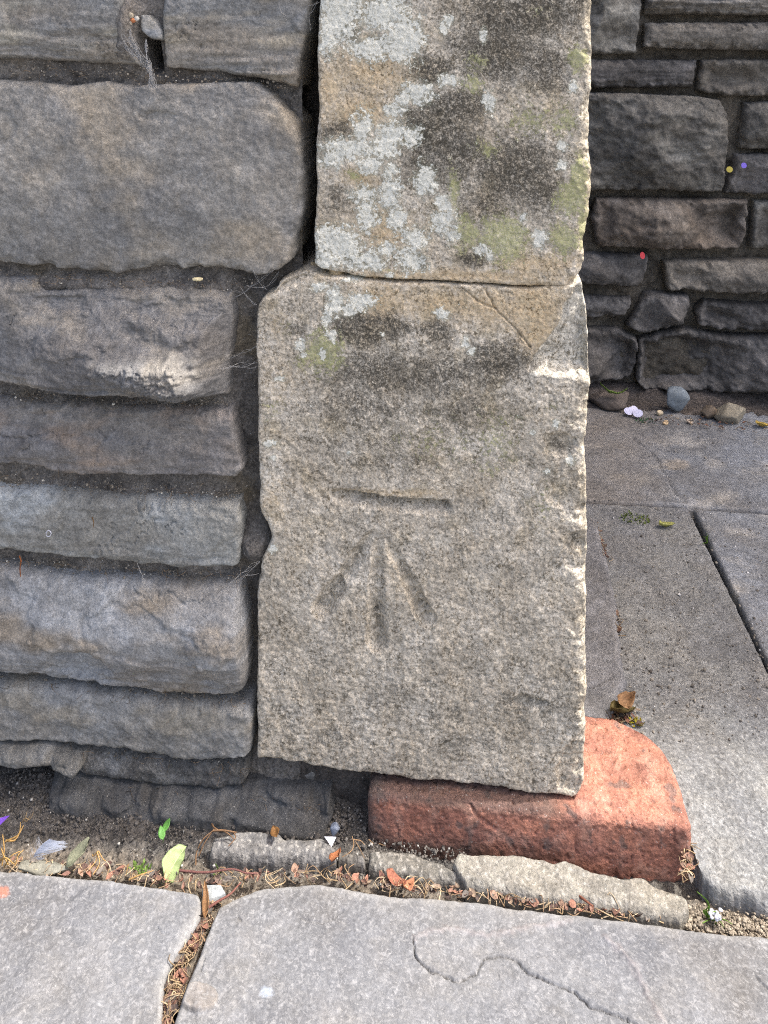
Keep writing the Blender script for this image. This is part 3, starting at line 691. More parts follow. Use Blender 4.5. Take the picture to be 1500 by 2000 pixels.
# ------------------------------------------------------------------ GROUND
def slab(name, parent, top, bot, left, right, Z, res, depth, mat, r=(0.004,)*4, warp=2.0, relief=None, colour=None, seed=1, wv=None, zfun=None, nvmax=700, numax=900):
    """horizontal stone: top edge = far edge, all in world x,y"""
    def ln(p): p = np.asarray(p, float); return np.hypot(*(p[1:]-p[:-1]).T).sum()
    nu = int(max(6, min(numax, ln(top)/res)))
    nv = len(wv) if wv is not None else int(max(6, min(nvmax, ln([top[0]]+list(left)+[bot[0]])/res)))
    x, y, u, v = coons(top, bot, left, right, nu, nv, wv)
    wx = fbm(x*45, y*45, seed+40, 3)*0.0011*warp+fbm(x*260, y*260, seed+44, 2)*0.0003*warp
    wy = fbm(x*45, y*45, seed+60, 3)*0.0011*warp+fbm(x*260, y*260, seed+64, 2)*0.0003*warp
    x = x+wx; y = y+wy
    W = np.abs(x[:, -1]-x[:, 0])[:, None]; H = np.abs(y[0]-y[-1])[None, :]
    dl, dr, dt, db = u*W, (1-u)*W, v*H, (1-v)*H
    d = np.minimum(np.minimum(dl, dr), np.minimum(dt, db))
    dn = fbm(x*90, y*90, seed+9, 3)*0.2+1
    drop = np.sqrt(edge_drop(dt, r[0]*dn)**2+edge_drop(dr, r[1]*dn)**2+edge_drop(db, r[2]*dn)**2+edge_drop(dl, r[3]*dn)**2)
    zz = Z if zfun is None else zfun(x, y)
    px, py = proj(x, y, zz)
    h = relief(px, py, x, y, d, seed) if relief else 0*x
    z = zz-drop+h*np.clip(d/0.003, 0.2, 1)
    V = np.stack([x, y, z], -1).reshape(-1, 3); Q = [grid_quads(nu, nv)]; lp = loop_ids(nu, nv); n = len(lp)
    VV = [V]; prev = lp; base = V[lp]; src = [np.arange(len(V))]; zb = base[:, 2].min()-depth
    for j, t in enumerate((0.25, 1.0)):
        ring = base.copy(); ring[:, 2] = base[:, 2]*(1-t)+zb*t
        jit = fbm(base[:, 0]*140+j*5, base[:, 1]*140, seed+j, 2)*0.0012
        ring[:, 0] += jit; ring[:, 1] += jit
        cur = len(V)+j*n+np.arange(n); VV.append(ring)
        Q.append(np.stack([np.roll(prev, -1), prev, cur, np.roll(cur, -1)], -1)); prev = cur; src.append(lp)
    src = np.concatenate(src)
    c = colour(px, py, x, y, d, h, seed).reshape(-1, 3)[src]
    return put(name, np.concatenate(VV), np.concatenate(Q), mat, parent, {'col': c})
def W(L, Z): return [tuple(float(a) for a in on_z(p[0], p[1], Z)) for p in L]

# broad street sheet far around and the sheet of earth under everything
V, F = box(-60, 60, -60, 60, -0.30, -0.06)
kind(put('ground', V, F, M_FLAG, None, {'col': np.tile(s2l((112, 112, 112)), (8, 1))}, False), 'structure')

pave = kind(bpy.data.objects.new('pavement', None), 'structure'); COL.objects.link(pave); pave.location = (0, -0.3, -0.05); PLOC['pavement'] = Vector((0, -0.3, -0.05))
FA, FB2, FC = (114, 115, 117), (104, 105, 108), (122, 122, 123)
CRACK = [(807, 1833), (812, 1876), (839, 1897), (868, 1905), (897, 1916), (929, 1900), (948, 1871), (972, 1865), (1000, 1869), (1015, 1881), (1031, 1897), (1070, 1914), (1111, 1929), (1153, 1964), (1196, 1977), (1241, 1999), (1290, 2030)]
RIDGE1 = [(807, 1833), (840, 1820), (887, 1815), (950, 1826), (1009, 1815), (1060, 1808), (1116, 1796)]
RIDGE2 = [(1180, 1830), (1207, 1849), (1239, 1887), (1265, 1945), (1297, 1999), (1330, 2050)]
def rel_flag(px, py, x, y, d, s):
    h = fbm(x*8, y*8, s, 3)*0.0016+fbm(x*45, y*45, s+2, 4)*0.0010+fbm(x*200, y*200, s+3, 3)*0.0006
    jx = px+5*fbm(px/18, py/18, 3, 3); jy = py+5*fbm(px/18, py/18, 7, 3)
    dd, t = poly_dist(jx, jy, CRACK); h = h-0.0026*sst(2.8, 0.5, dd)
    low = np.interp(px, [800, 900, 950, 1020, 1110, 1240, 1300], [1880, 1912, 1880, 1885, 1928, 1998, 2040])
    h = h-0.0006*sst(-2, 6, jy-low)*sst(790, 840, px)*sst(1330, 1290, px)
    dd, t = poly_dist(jx, jy, RIDGE1); h = h+0.0007*sst(9, 0, dd)
    dd, t = poly_dist(jx, jy, RIDGE2); h = h+0.0011*sst(7, 0, dd)
    for pts in ([(585, 1790), (605, 1801), (630, 1803), (655, 1790), (668, 1778)], [(308, 1811), (315, 1824), (330, 1825)], [(398, 1870), (392, 1900)], [(1475, 1905), (1500, 1930), (1540, 1940)], [(466, 1790), (470, 1800)]):
        dd, t = poly_dist(jx, jy, pts); h = h-0.0018*sst(2.6, 0.3, dd)
    e = np.hypot((px-388)/38, (py-1952)/27); h = h+0.0024*sst(1.05, 0.95, e+0.08*fbm(px/15, py/15, 9, 2))
    return h
def col_flag(px, py, x, y, d, h, s):
    k = mixc(s2l(FA), s2l(FB2), sst(-0.3, 0.4, fbm(x*9, y*9, s+5, 4)))
    k = mixc(k, s2l((96, 94, 92)), 0.55*sst(0.15, 0.5, fbm(x*5+3, y*7, s+25, 5)))
    k = mixc(k, s2l(FC), sst(0.05, 0.5, fbm(x*30, y*30, s+7, 4))*0.7)
    jx = px+6*fbm(px/18, py/18, 3, 3); jy = py+6*fbm(px/18, py/18, 7, 3)
    for R in (RIDGE1, RIDGE2):
        dd, t = poly_dist(jx, jy, R); k = mixc(k, s2l((146, 139, 139)), 0.4*sst(10, 0, dd+7*fbm(px/10, py/10, 4, 2)))
    dd, t = poly_dist(jx, jy, CRACK); k = mixc(k, s2l((46, 44, 42)), sst(2.0, 0.6, dd))
    e = np.hypot((px-5)/15, (py-1742)/13); k = mixc(k, s2l((170, 112, 92)), 0.8*sst(1.2, 0.6, e+0.3*fbm(px/8, py/8, 9, 2)))
    e = np.hypot((px-520)/14, (py-1938)/12); k = mixc(k, s2l((160, 170, 182)), 0.7*sst(1.2, 0.5, e+0.5*fbm(px/7, py/7, 9, 2)))
    e = np.hypot((px-388)/38, (py-1952)/27)+0.08*fbm(px/15, py/15, 9, 2); k = mixc(k, s2l((128, 122, 116)), 0.7*sst(1.05, 0.95, e)); k = mixc(k, s2l((60, 58, 56)), 0.8*sst(0.10, 0.02, np.abs(e-1.03))*sst(380, 350, px-(py-1952)*0.5))
    # chalky worn rim
    k = mixc(k, s2l((150, 149, 146)), 0.55*sst(0.009, 0.0, d+0.004*fbm(x*120, y*120, s, 3)))
    # lighter hammer flecks
    fl = fbm(x*330+0.8*fbm(x*120, y*120, 2, 2), y*330, s+15, 3)
    return mixc(k, s2l((150, 150, 150)), 0.5*sst(0.12, 0.42, fl))
wv = np.r_[np.linspace(0, 0.32, 170), np.linspace(0.33, 1, 26)]
t1 = W([(-400, 1662), (-200, 1680), (0, 1696), (70, 1703), (200, 1716), (322, 1731), (387, 1745)], 0)
r1 = W([(397, 1759), (392, 1787), (369, 1824), (327, 1889), (313, 2000), (300, 2150)], 0)
slab('flagstone', pave, t1, [(-0.62, -0.46), (-0.15, -0.46)], [], r1, 0.0, 0.0008, 0.05, M_FLAG, (0.004, 0.004, 0.004, 0.004), 1.2, rel_flag, col_flag, 31, wv, numax=720)
t2 = W([(425, 1768), (440, 1760), (457, 1754), (480, 1742), (499, 1731), (560, 1726), (621, 1722), (700, 1735), (769, 1746), (940, 1757), (993, 1769), (1180, 1788), (1367, 1815), (1500, 1826), (1800, 1860)], 0)
l2 = W([(408, 1810), (392, 1852), (373, 1899), (336, 2000), (320, 2140)], 0)
slab('flagstone', pave, t2, [(-0.14, -0.47), (0.52, -0.47)], l2, [], 0.0, 0.0008, 0.05, M_FLAG, (0.004,)*4, 1.2, rel_flag, col_flag, 32, wv, numax=880)
for (a, b, c, d, s) in ((-1.25, -0.63, -0.46, -0.085, 33), (0.53, 1.1, -0.47, -0.075, 34), (-1.25, -0.5, -0.95, -0.472, 35), (-0.49, 0.15, -0.96, -0.475, 36), (0.16, 0.9, -0.95, -0.48, 37)):
    slab('flagstone', pave, [(a, d), (b, d)], [(a, c), (b, c)], [], [], 0.0, 0.012, 0.05, M_FLAG, (0.004,)*4, 1.0, rel_flag, col_flag, s)

# passage floor
path = kind(bpy.data.objects.new('passage_floor', None), 'structure'); COL.objects.link(path); path.location = (0.2, 0.3, -0.05); PLOC['passage_floor'] = Vector((0.2, 0.3, -0.05))
ZP = 0.004
def rel_agg(px, py, x, y, d, s):
    g = fbm(x*240, y*240, s, 3)
    return fbm(x*9, y*9, s, 3)*0.002+fbm(x*50, y*50, s+1, 3)*0.0009+np.maximum(g, 0)*0.0009*sst(0.30, 0.02, y)+0.0008*ridged(x*70, y*70, s+2, 3)*sst(0.1, 0.3, y)
def col_agg(px, py, x, y, d, h, s):
    k = mixc(s2l((128, 129, 128)), s2l((114, 115, 116)), sst(-0.3, 0.4, fbm(x*12, y*12, s+5, 4)))
    fl = fbm(x*300, y*300, s+15, 3)
    k = mixc(k, s2l((170, 169, 165)), 0.4*sst(0.05, 0.4, fl)*sst(0.30, 0.05, y))
    k = mixc(k, s2l((96, 95, 94)), 0.5*sst(0.05, -0.4, fl))
    return mixc(k, s2l((116, 117, 120)), 0.5*sst(0.25, 0.5, y+0.1*fbm(x*20, y*20, 3, 3)))
def rel_conc(px, py, x, y, d, s):
    h = fbm(x*9, y*9, s, 3)*0.002+fbm(x*60, y*60, s+1, 3)*0.0008+fbm(x*200, y*200, s+2, 2)*0.0005
    dd, t = poly_dist(px+3*fbm(px/8, py/8, 2, 2), py+2*fbm(px/8, py/8, 5, 2), [(1236, 855), (1262, 876), (1280, 890), (1300, 930), (1320, 965), (1340, 982)])
    return h-0.003*sst(2.6, 0.3, dd)
def col_conc(px, py, x, y, d, h, s):
    k = mixc(s2l((128, 132, 138)), s2l((116, 117, 119)), sst(-0.3, 0.4, fbm(x*8, y*8, s+5, 4)))
    k = mixc(k, s2l((160, 158, 154)), 0.8*sst(0.1, 0.5, fbm(x*14, y*18, s+8, 4)))
    k = mixc(k, s2l((122, 114, 104)), 0.5*sst(1330, 1230, px+30*fbm(px/40, py/20, 2, 3)))
    e = np.hypot((px-1320)/28, (py-907)/12); return mixc(k, s2l((160, 150, 136)), 0.6*sst(1.2, 0.6, e+0.4*fbm(px/12, py/6, 9, 3)))
fe = W([(1352, 1690), (1372, 1712), (1395, 1730), (1420, 1738), (1450, 1738), (1475, 1752), (1500, 1758)], ZP)
slab('concrete_slab', path, [(0.02, 0.447), (0.285, 0.449)], [(0.168, fe[0][1]+0.012)]+fe[1:]+[(0.287, fe[-1][1])], [(0.06, 0.12), (0.16, 0.09), (0.166, 0.02)], [(0.2865, 0.2)], ZP, 0.0011, 0.03, M_CONC,
     (0.003, 0.002, 0.006, 0.004), 1.6, rel_agg, col_agg, 41)
slab('concrete_slab', path, [(0.292, 0.447), (0.95, 0.43)], [(0.292, fe[-1][1]), (0.95, -0.045)], [], [], ZP+0.001, 0.0022, 0.03, M_CONC, (0.003, 0.003, 0.006, 0.002), 1.0, rel_conc, col_conc, 42)
slab('concrete_slab', path, [(0.0, 0.86), (1.2, 0.86)], [(0.0, 0.452), (0.29, 0.4535), (0.36, 0.451), (1.2, 0.432)], [], [], ZP+0.001, 0.0026, 0.03, M_CONC, (0.002,)*4, 0.8, rel_conc, col_conc, 43)
# rough haunching of mortar running back along the pier foot
def col_h(px, py, x, y, d, h, s): return mixc(s2l((124, 124, 126)), s2l((112, 112, 114)), sst(-0.3, 0.4, fbm(x*25, y*25, s, 3)))
hL = W([(1125, 1000), (1125, 1200), (1125, 1402)], 0.012)
hR = W([(1165, 1010), (1186, 1090), (1205, 1180), (1212, 1260), (1224, 1330), (1205, 1350), (1198, 1398)], 0.012)
o = slab('mortar_haunch', None, [hL[0], hR[0]], [hL[-1], (hL[-1][0]+0.02, hL[-1][1]), hR[-1]], hL[1:-1], hR[1:-1], 0.012, 0.0014, 0.014, M_CONC, (0.004, 0.006, 0.008, 0.002), 2.0,
         lambda px, py, x, y, d, s: fbm(x*30, y*30, s, 3)*0.003-0.003*sst(3, 0, poly_dist(px, py+4*fbm(px/8, py/8, 2, 2), [(1150, 1342), (1186, 1327)])[0]), col_h, 44)
tag(o, 'low grey mortar haunch running back along the foot of the pier in the passage', 'mortar strip')

# earth in the gap and under the wall
nx, ny = 900, 150
gx, gy = np.meshgrid(np.linspace(-0.62, 0.42, nx), np.linspace(0.05, -0.13, ny))
spx, spy = proj(gx, gy, -0.01)
h = 0.012*sst(-0.02, 0.03, gy)*sst(-0.05, -0.15, gx)+fbm(gx*14, gy*20, 2, 3)*0.003+np.abs(fbm(gx*110, gy*110, 4, 3))*0.0042+np.maximum(0, fbm(gx*260, gy*260, 6, 2))*0.0026
gz = -0.0125+h-0.007*sst(-0.09, -0.02, gx)*sst(0.2, 0.15, gx)*sst(-0.03, -0.022, gy)
c = mixc(s2l((92, 89, 85)), s2l((78, 76, 73)), sst(-0.3, 0.4, fbm(gx*30, gy*30, 8, 4)))
c = mixc(c, s2l((124, 112, 96)), 0.6*sst(-0.030, -0.055, gy+0.01*fbm(gx*40, gy*40, 3, 3)))
c = mixc(c, s2l((140, 128, 108)), 0.5*sst(0.12, 0.2, gx))
kind(put('soil', np.stack([gx, gy, gz], -1).reshape(-1, 3), grid_quads(nx, ny), M_SOIL, None, {'col': c.reshape(-1, 3)}), 'structure')
# earth bank at the foot of the back wall
nx, ny = 200, 60
gx, gy = np.meshgrid(np.linspace(0.12, 1.05, nx), np.linspace(0.83, 0.69, ny))
gz = ZP-0.006+0.016*sst(0.76, 0.80, gy+0.02*fbm(gx*14, gy*3, 6, 3))+0.008*sst(0.705, 0.74, gy+0.02*fbm(gx*20, gy*5, 3, 3))+np.abs(fbm(gx*60, gy*60, 4, 3))*0.006*sst(0.70, 0.72, gy)
c = mixc(s2l((84, 78, 74)), s2l((70, 66, 64)), sst(-0.3, 0.4, fbm(gx*20, gy*20, 8, 4)))
kind(put('soil', np.stack([gx, gy, gz], -1).reshape(-1, 3), grid_quads(nx, ny), M_SOIL, None, {'col': c.reshape(-1, 3)}), 'structure')

# broken concrete fillets along the wall foot
def rel_strip(px, py, x, y, d, s): return fbm(x*30, y*30, s, 3)*0.0014+fbm(x*140, y*140, s+1, 3)*0.0009+fbm(x*330, y*330, s+3, 2)*0.0005
def col_strip(a, b):
    def f(px, py, x, y, d, h, s):
        k = mixc(s2l(a), s2l(b), sst(-0.3, 0.4, fbm(x*40, y*40, s, 4)))
        return mixc(k, s2l((176, 172, 164)), 0.5*sst(0.1, 0.45, fbm(x*330, y*330, s+4, 2)))
    return f
S1 = [('concrete_fillet', 'longest dark topped concrete fillet under the wall, beside the dry root', [(417, 1634), (440, 1628), (470, 1622), (500, 1621), (546, 1626), (557, 1638), (630, 1636), (657, 1658)],
       [(414, 1664), (500, 1667), (600, 1672), (657, 1674)], [(413, 1648)], [(658, 1666)], 0.001, (110, 108, 105), (97, 96, 95)),
      ('concrete_fillet', 'small concrete fillet piece between the long fillet and the red brick corner', [(661, 1660), (690, 1662), (714, 1668)], [(660, 1676), (690, 1681), (712, 1684)], [], [], -0.001, (104, 101, 95), (94, 91, 87)),
      ('concrete_fillet', 'sloping concrete fillet in front of the left end of the red brick', [(720, 1658), (760, 1660), (796, 1661), (830, 1674), (858, 1685), (900, 1708)], [(718, 1690), (780, 1702), (850, 1714), (902, 1724)], [], [], -0.002, (110, 107, 100), (98, 96, 91)),
      ('concrete_fillet', 'pale jagged concrete fillet along the front of the red brick', [(893, 1663), (945, 1666), (1000, 1670), (1060, 1674), (1082, 1684), (1099, 1679), (1159, 1699), (1223, 1717), (1253, 1713), (1287, 1730), (1340, 1752)],
       [(912, 1724), (990, 1737), (1073, 1747), (1160, 1760), (1244, 1775), (1330, 1790)], [(883, 1680), (896, 1700), (908, 1715)], [(1345, 1772)], 0.003, (136, 132, 122), (122, 118, 110))]
for i, (nm, lb, t, b, l, r, Z, ca, cb) in enumerate(S1):
    o = slab(nm, None, W(t, Z), W(b, Z), W(l, Z), W(r, Z), Z, 0.0008, 0.012, M_CONC, (0.003, 0.003, 0.006, 0.003), 2.2, rel_strip, col_strip(ca, cb), 51+i)
    tag(o, lb, 'concrete', 'broken concrete fillets along the wall foot')

# ------------------------------------------------------------------ RED BRICK
def cube_grid(n1, n2, n3):
    """unit box surface as welded quads"""
    idx = {}; V = []; F = []
    def vid(p):
        if p not in idx: idx[p] = len(V); V.append(p)
        return idx[p]
    def face(fn, a, b, flip):
        for i in range(a):
            for j in range(b):
                q = [vid(fn(i, j)), vid(fn(i+1, j)), vid(fn(i+1, j+1)), vid(fn(i, j+1))]
                F.append(q[::-1] if flip else q)
    face(lambda i, j: (i, j, 0), n1, n2, True); face(lambda i, j: (i, j, n3), n1, n2, False)
    face(lambda i, j: (i, 0, j), n1, n3, False); face(lambda i, j: (i, n2, j), n1, n3, True)
    face(lambda i, j: (0, i, j), n2, n3, True); face(lambda i, j: (n1, i, j), n2, n3, False)
    return np.array(V, float)/np.array([n1, n2, n3]), np.array(F)
def rounded(V, dims, r):
    P = (V-0.5)*dims; inner = np.array(dims)/2-r
    q = np.clip(P, -inner, inner); dlt = P-q; L = np.linalg.norm(dlt, axis=1, keepdims=True)
    nrm = np.where(L > 1e-9, dlt/np.maximum(L, 1e-9), 0)
    return q+nrm*np.minimum(L, r) if False else q+nrm*r*(np.max(np.abs(dlt), axis=1, keepdims=True)/r), nrm
bx0, bx1, by0, by1, bz0, bz1 = -0.077, 0.166, -0.011, 0.088, -0.032, 0.0245
U, F = cube_grid(240, 96, 56)
dims = (bx1-bx0, by1-by0, bz1-bz0)
P, nrm = rounded(U, dims, 0.006)
P += np.array([(bx0+bx1)/2, (by0+by1)/2, (bz0+bz1)/2])
# bull nose on the right end towards the back
tx = sst(0.02, 0.166, P[:, 0]); P[:, 0] -= 0.045*np.clip((P[:, 1]-0.0)/0.088, 0, 1)**4.5*tx
P[:, 2] += 0.0015*sst(0.05, 0.16, P[:, 0])*sst(0.05, -0.01, P[:, 1])*0-0.004*sst(0.05, 0.09, P[:, 1])
def brick_rel(a, b):
    return fbm(a*45, b*45, 3, 4)*0.0011+fbm(a*230, b*230, 5, 3)*0.0008-0.0016*sst(0.25, 0.45, fbm(a*170, b*170, 15, 3))
wn = np.abs(nrm)**3; wn /= wn.sum(1, keepdims=True)+1e-9
n1 = wn[:, 2]*brick_rel(P[:, 0], P[:, 1])+wn[:, 1]*brick_rel(P[:, 0], P[:, 2])+wn[:, 0]*brick_rel(P[:, 1], P[:, 2])
P += nrm*n1[:, None]
bqx, bqy = proj(P[:, 0], P[:, 1], P[:, 2])
dd, t = poly_dist(bqx, bqy, [(918, 1572), (928, 1590), (945, 1603), (968, 1620)]); P[:, 1] += 0.003*sst(4, 0, dd)*(P[:, 1] < 0.0)
c = mixc(s2l((168, 117, 98)), s2l((146, 102, 88)), sst(-0.3, 0.4, fbm(P[:, 0]*40, P[:, 1]*40+P[:, 2]*50, 7, 4)))
c = mixc(c, s2l((178, 138, 120)), 0.7*sst(0.0, 0.5, fbm(P[:, 0]*70, P[:, 1]*70+P[:, 2]*60, 17, 4)))
c = mixc(c, s2l((112, 98, 92)), 0.7*sst(0.28, 0.42, fbm(P[:, 0]*70, P[:, 1]*70+P[:, 2]*60, 27, 3)))
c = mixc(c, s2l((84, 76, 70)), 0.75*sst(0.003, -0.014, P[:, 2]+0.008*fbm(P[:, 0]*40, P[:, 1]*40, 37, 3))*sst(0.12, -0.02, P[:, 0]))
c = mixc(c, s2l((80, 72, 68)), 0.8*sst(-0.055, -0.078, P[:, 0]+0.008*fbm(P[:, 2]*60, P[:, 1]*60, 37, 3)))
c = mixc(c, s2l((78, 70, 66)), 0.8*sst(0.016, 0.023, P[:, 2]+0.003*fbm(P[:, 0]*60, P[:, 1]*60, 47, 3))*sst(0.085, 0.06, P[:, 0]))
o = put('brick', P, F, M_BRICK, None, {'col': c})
tag(o, 'worn red brick with rounded corner lying under the foot of the pale pier', 'brick')
# dark bed of mortar under the pier foot
V, F = cube_grid(110, 30, 16)
P, nrm = rounded(V, (0.245, 0.10, 0.06), 0.006); P += np.array([-0.045, 0.066, -0.002])
P += nrm*(fbm(P[:, 0]*70+P[:, 2]*40, P[:, 1]*70+P[:, 2]*70, 3, 4)*0.004)[:, None]
put('bed_mortar', P, F, M_MORT, pier, {'col': mixc(s2l((70, 66, 62)), s2l((84, 79, 74)), sst(-0.3, 0.3, fbm(P[:, 0]*60, P[:, 2]*60, 4, 3)))})

# ------------------------------------------------------------------ SMALL THINGS
ICO = None
def ico_unit():
    global ICO
    if ICO is None:
        import bmesh
        bm = bmesh.new(); bmesh.ops.create_icosphere(bm, subdivisions=1, radius=1.0)
        ICO = (np.array([v.co[:] for v in bm.verts]), [[v.index for v in f.verts] for f in bm.faces])
        bm2 = bmesh.new(); bmesh.ops.create_icosphere(bm2, subdivisions=4, radius=1.0)
        ICO = ICO+(np.array([v.co[:] for v in bm2.verts]), np.array([[v.index for v in f.verts] for f in bm2.faces]))
        bm.free(); bm2.free()
    return ICO
def pebble(name, loc, dims, rz, c, label, cat='stone', seed=1, angular=0.5, mat=None, flat=0.0):
    _, _, V, F = ico_unit()
    r = np.random.default_rng(seed)
    rad = np.full(len(V), 10.0)
    for i in range(11):                       # planes cut a faceted stone
        n = r.normal(size=3); n /= np.linalg.norm(n)
        dp = V@n; rad = np.minimum(rad, np.where(dp > 0.05, r.uniform(0.5, 0.95)/np.maximum(dp, 0.05), 10))
    P = V*(angular*np.minimum(rad, 1.25)+(1-angular))[:, None]
    P *= (1+0.05*fbm(P[:, 0]*3+P[:, 2]*2, P[:, 1]*3-P[:, 2]*2, seed, 3))[:, None]
    P = P*np.array(dims)/2
    a = np.array([[math.cos(rz), -math.sin(rz), 0], [math.sin(rz), math.cos(rz), 0], [0, 0, 1]])
    P = P@a.T
    P += np.array(loc)+np.array([0, 0, dims[2]*0.42])
    col = np.tile(s2l(c), (len(P), 1))*(1+0.25*fbm(P[:, 0]*200+P[:, 2]*150, P[:, 1]*200-P[:, 2]*170, seed+3, 3))[:, None]
    return tag(put(name, P, F, mat or M_PEB, None, {'col': col}), label, cat)
def G(px, py, Z): x, y = on_z(px, py, Z); return float(x), float(y), Z
def tube_geo(pts, r0, r1=None, n=4):
    pts = np.asarray(pts, float); r1 = r0 if r1 is None else r1
    V = []; F = []
    for i, p in enumerate(pts):
        t = pts[min(i+1, len(pts)-1)]-pts[max(i-1, 0)]; t /= np.linalg.norm(t)+1e-12
        a = np.cross(t, [0.3, 0.5, 0.81]); a /= np.linalg.norm(a)+1e-12; b = np.cross(t, a)
        r = r0+(r1-r0)*i/(len(pts)-1)
        for k in range(n):
            th = 2*math.pi*k/n; V.append(p+r*(math.cos(th)*a+math.sin(th)*b))
    for i in range(len(pts)-1):
        for k in range(n):
            F.append((i*n+k, i*n+(k+1) % n, (i+1)*n+(k+1) % n, (i+1)*n+k))
    return V, F
def smooth_path(pts, n=14):
    pts = np.asarray(pts, float); P = np.vstack([2*pts[0]-pts[1], pts, 2*pts[-1]-pts[-2]]); out = []
    for i in range(1, len(P)-2):
        for t in np.linspace(0, 1, n, endpoint=False):
            a, b, c, d = P[i-1:i+3]
            out.append(0.5*((2*b)+(-a+c)*t+(2*a-5*b+4*c-d)*t*t+(-a+3*b-3*c+d)*t**3))
    out.append(pts[-1]); return np.array(out)
def tube(name, pts, r0, r1, mat, parent=None, n=5, sm=8, c=None):
    V, F = tube_geo(smooth_path(pts, sm), r0, r1, n)
    return put(name, V, F, mat, parent, {'col': np.tile(s2l(c), (len(V), 1))} if c else None)
def leaf_geo(L, Wd, fold=0.3, curl=0.3, n=8, m=5, tip=1.0, rng=None):
    """leaf lying along +x, width along y"""
    V = []; F = []
    for i in range(n+1):
        t = i/n; w = Wd*math.sin(math.pi*min(1, t**0.8*0.97+0.02))**0.8
        for j in range(m):
            s = (j/(m-1)-0.5)
            zz = fold*abs(s)*2*w*0.5+curl*L*(t-0.5)**2
            if rng is not None: zz += rng.normal()*0.06*Wd
            V.append((L*t, s*w, zz))
    for i in range(n):
        for j in range(m-1): F.append((i*m+j, (i+1)*m+j, (i+1)*m+j+1, i*m+j+1))
    return np.array(V), F
def rot(ax, a):
    from mathutils import Matrix
    return np.array(Matrix.Rotation(a, 3, ax))
def solid(V, F, th):
    """give a sheet real thickness"""
    V = np.asarray(V, float); n = len(V)
    N = np.zeros_like(V)
    for f in F:
        nn = np.cross(V[f[1]]-V[f[0]], V[f[2]]-V[f[0]])
        for i in f: N[i] += nn
    N /= np.linalg.norm(N, axis=1, keepdims=True)+1e-12
    e = {}
    for f in F:
        for i in range(len(f)):
            a, b = f[i], f[(i+1) % len(f)]
            if (b, a) in e: del e[(b, a)]
            else: e[(a, b)] = 1
    F2 = [tuple(f) for f in F]+[tuple(i+n for i in f[::-1]) for f in F]+[(b, a, a+n, b+n) for a, b in e]
    return np.vstack([V, V-N*th]), F2

# --- stones that lie about
pebble('stone_fragment', G(421, 1752, -0.007), (0.0165, 0.011, 0.008), 0.1, (150, 154, 154), 'pale angular stone chip in the fork between the two flagstones', 'stone', 3, 0.9)
pebble('stone_fragment', G(653, 1630, -0.004), (0.0085, 0.006, 0.009), 0.3, (116, 124, 138), 'small blue grey stone beside the right end of the wall base stone', 'stone', 4, 0.8)
pebble('stone_fragment', G(1319, 806, ZP), (0.044, 0.034, 0.042), 0.4, (120, 130, 138), 'blue grey rounded stone at the foot of the dark back wall', 'stone', 5, 0.8)
pebble('stone_fragment', G(1428, 824, ZP), (0.046, 0.034, 0.036), -0.2, (142, 136, 122), 'pale pointed stone lump on the passage floor, right of the blue stone', 'stone', 6, 1.0)
pebble('stone_fragment', G(1383, 818, ZP), (0.026, 0.02, 0.022), 0.2, (108, 98, 86), 'brown stone between the blue stone and the pale pointed lump', 'stone', 7, 0.8)
pebble('stone_fragment', G(1288, 812, ZP), (0.013, 0.010, 0.009), 0.7, (190, 176, 150), 'little cream pebble beside the white petals at the back wall', 'pebble', 8, 0.6)
pebble('stone_fragment', G(1347, 828, ZP), (0.010, 0.009, 0.008), 0.2, (198, 180, 160), 'little cream pebble in front of the blue grey stone', 'pebble', 9, 0.6)
pebble('stone_fragment', G(1300, 830, ZP), (0.011, 0.008, 0.007), 0.9, (202, 176, 140), 'little tan pebble lying before the row of litter at the back wall', 'pebble', 10, 0.6)
pebble('stone_fragment', G(1193, 790, ZP+0.004), (0.07, 0.05, 0.03), 0.1, (98, 90, 84), 'flat brown stone against the back wall beside the gate pier', 'stone', 11, 0.9)
pebble('stone_fragment', G(90, 1702, -0.006), (0.040, 0.014, 0.006), 0.0, (128, 126, 114), 'thin flat grey stone under the white feather', 'stone', 12, 0.9)
x, z = on_y(385, 549, -0.004)
pebble('seed', (float(x), -0.003, float(z)), (0.009, 0.005, 0.003), 0.1, (216, 206, 168), 'cream oval seed on the ledge under the largest wall stone', 'seed', 13, 0.0, M_LITTER)
for i, (qx, qy, s, c, lb) in enumerate(((255, 30, 0.005, (190, 178, 156), 'cream pebble highest in the mortar pocket of the top course'), (266, 36, 0.004, (186, 184, 176), 'white pebble in the mortar pocket beside the grey chip'),
                                  (259, 40, 0.0045, (186, 120, 80), 'orange pebble in the mortar pocket of the top course'), (254, 45, 0.0035, (178, 168, 150), 'tiny tan pebble lowest in the mortar pocket of the top course'))):
    x, z = on_y(qx, qy, 0.0)
    pebble('pebble', (float(x), 0.001, float(z)-s*0.4), (s, s, s), 0.5, c, lb, 'pebble', 60+i, 0.4, M_PEB)

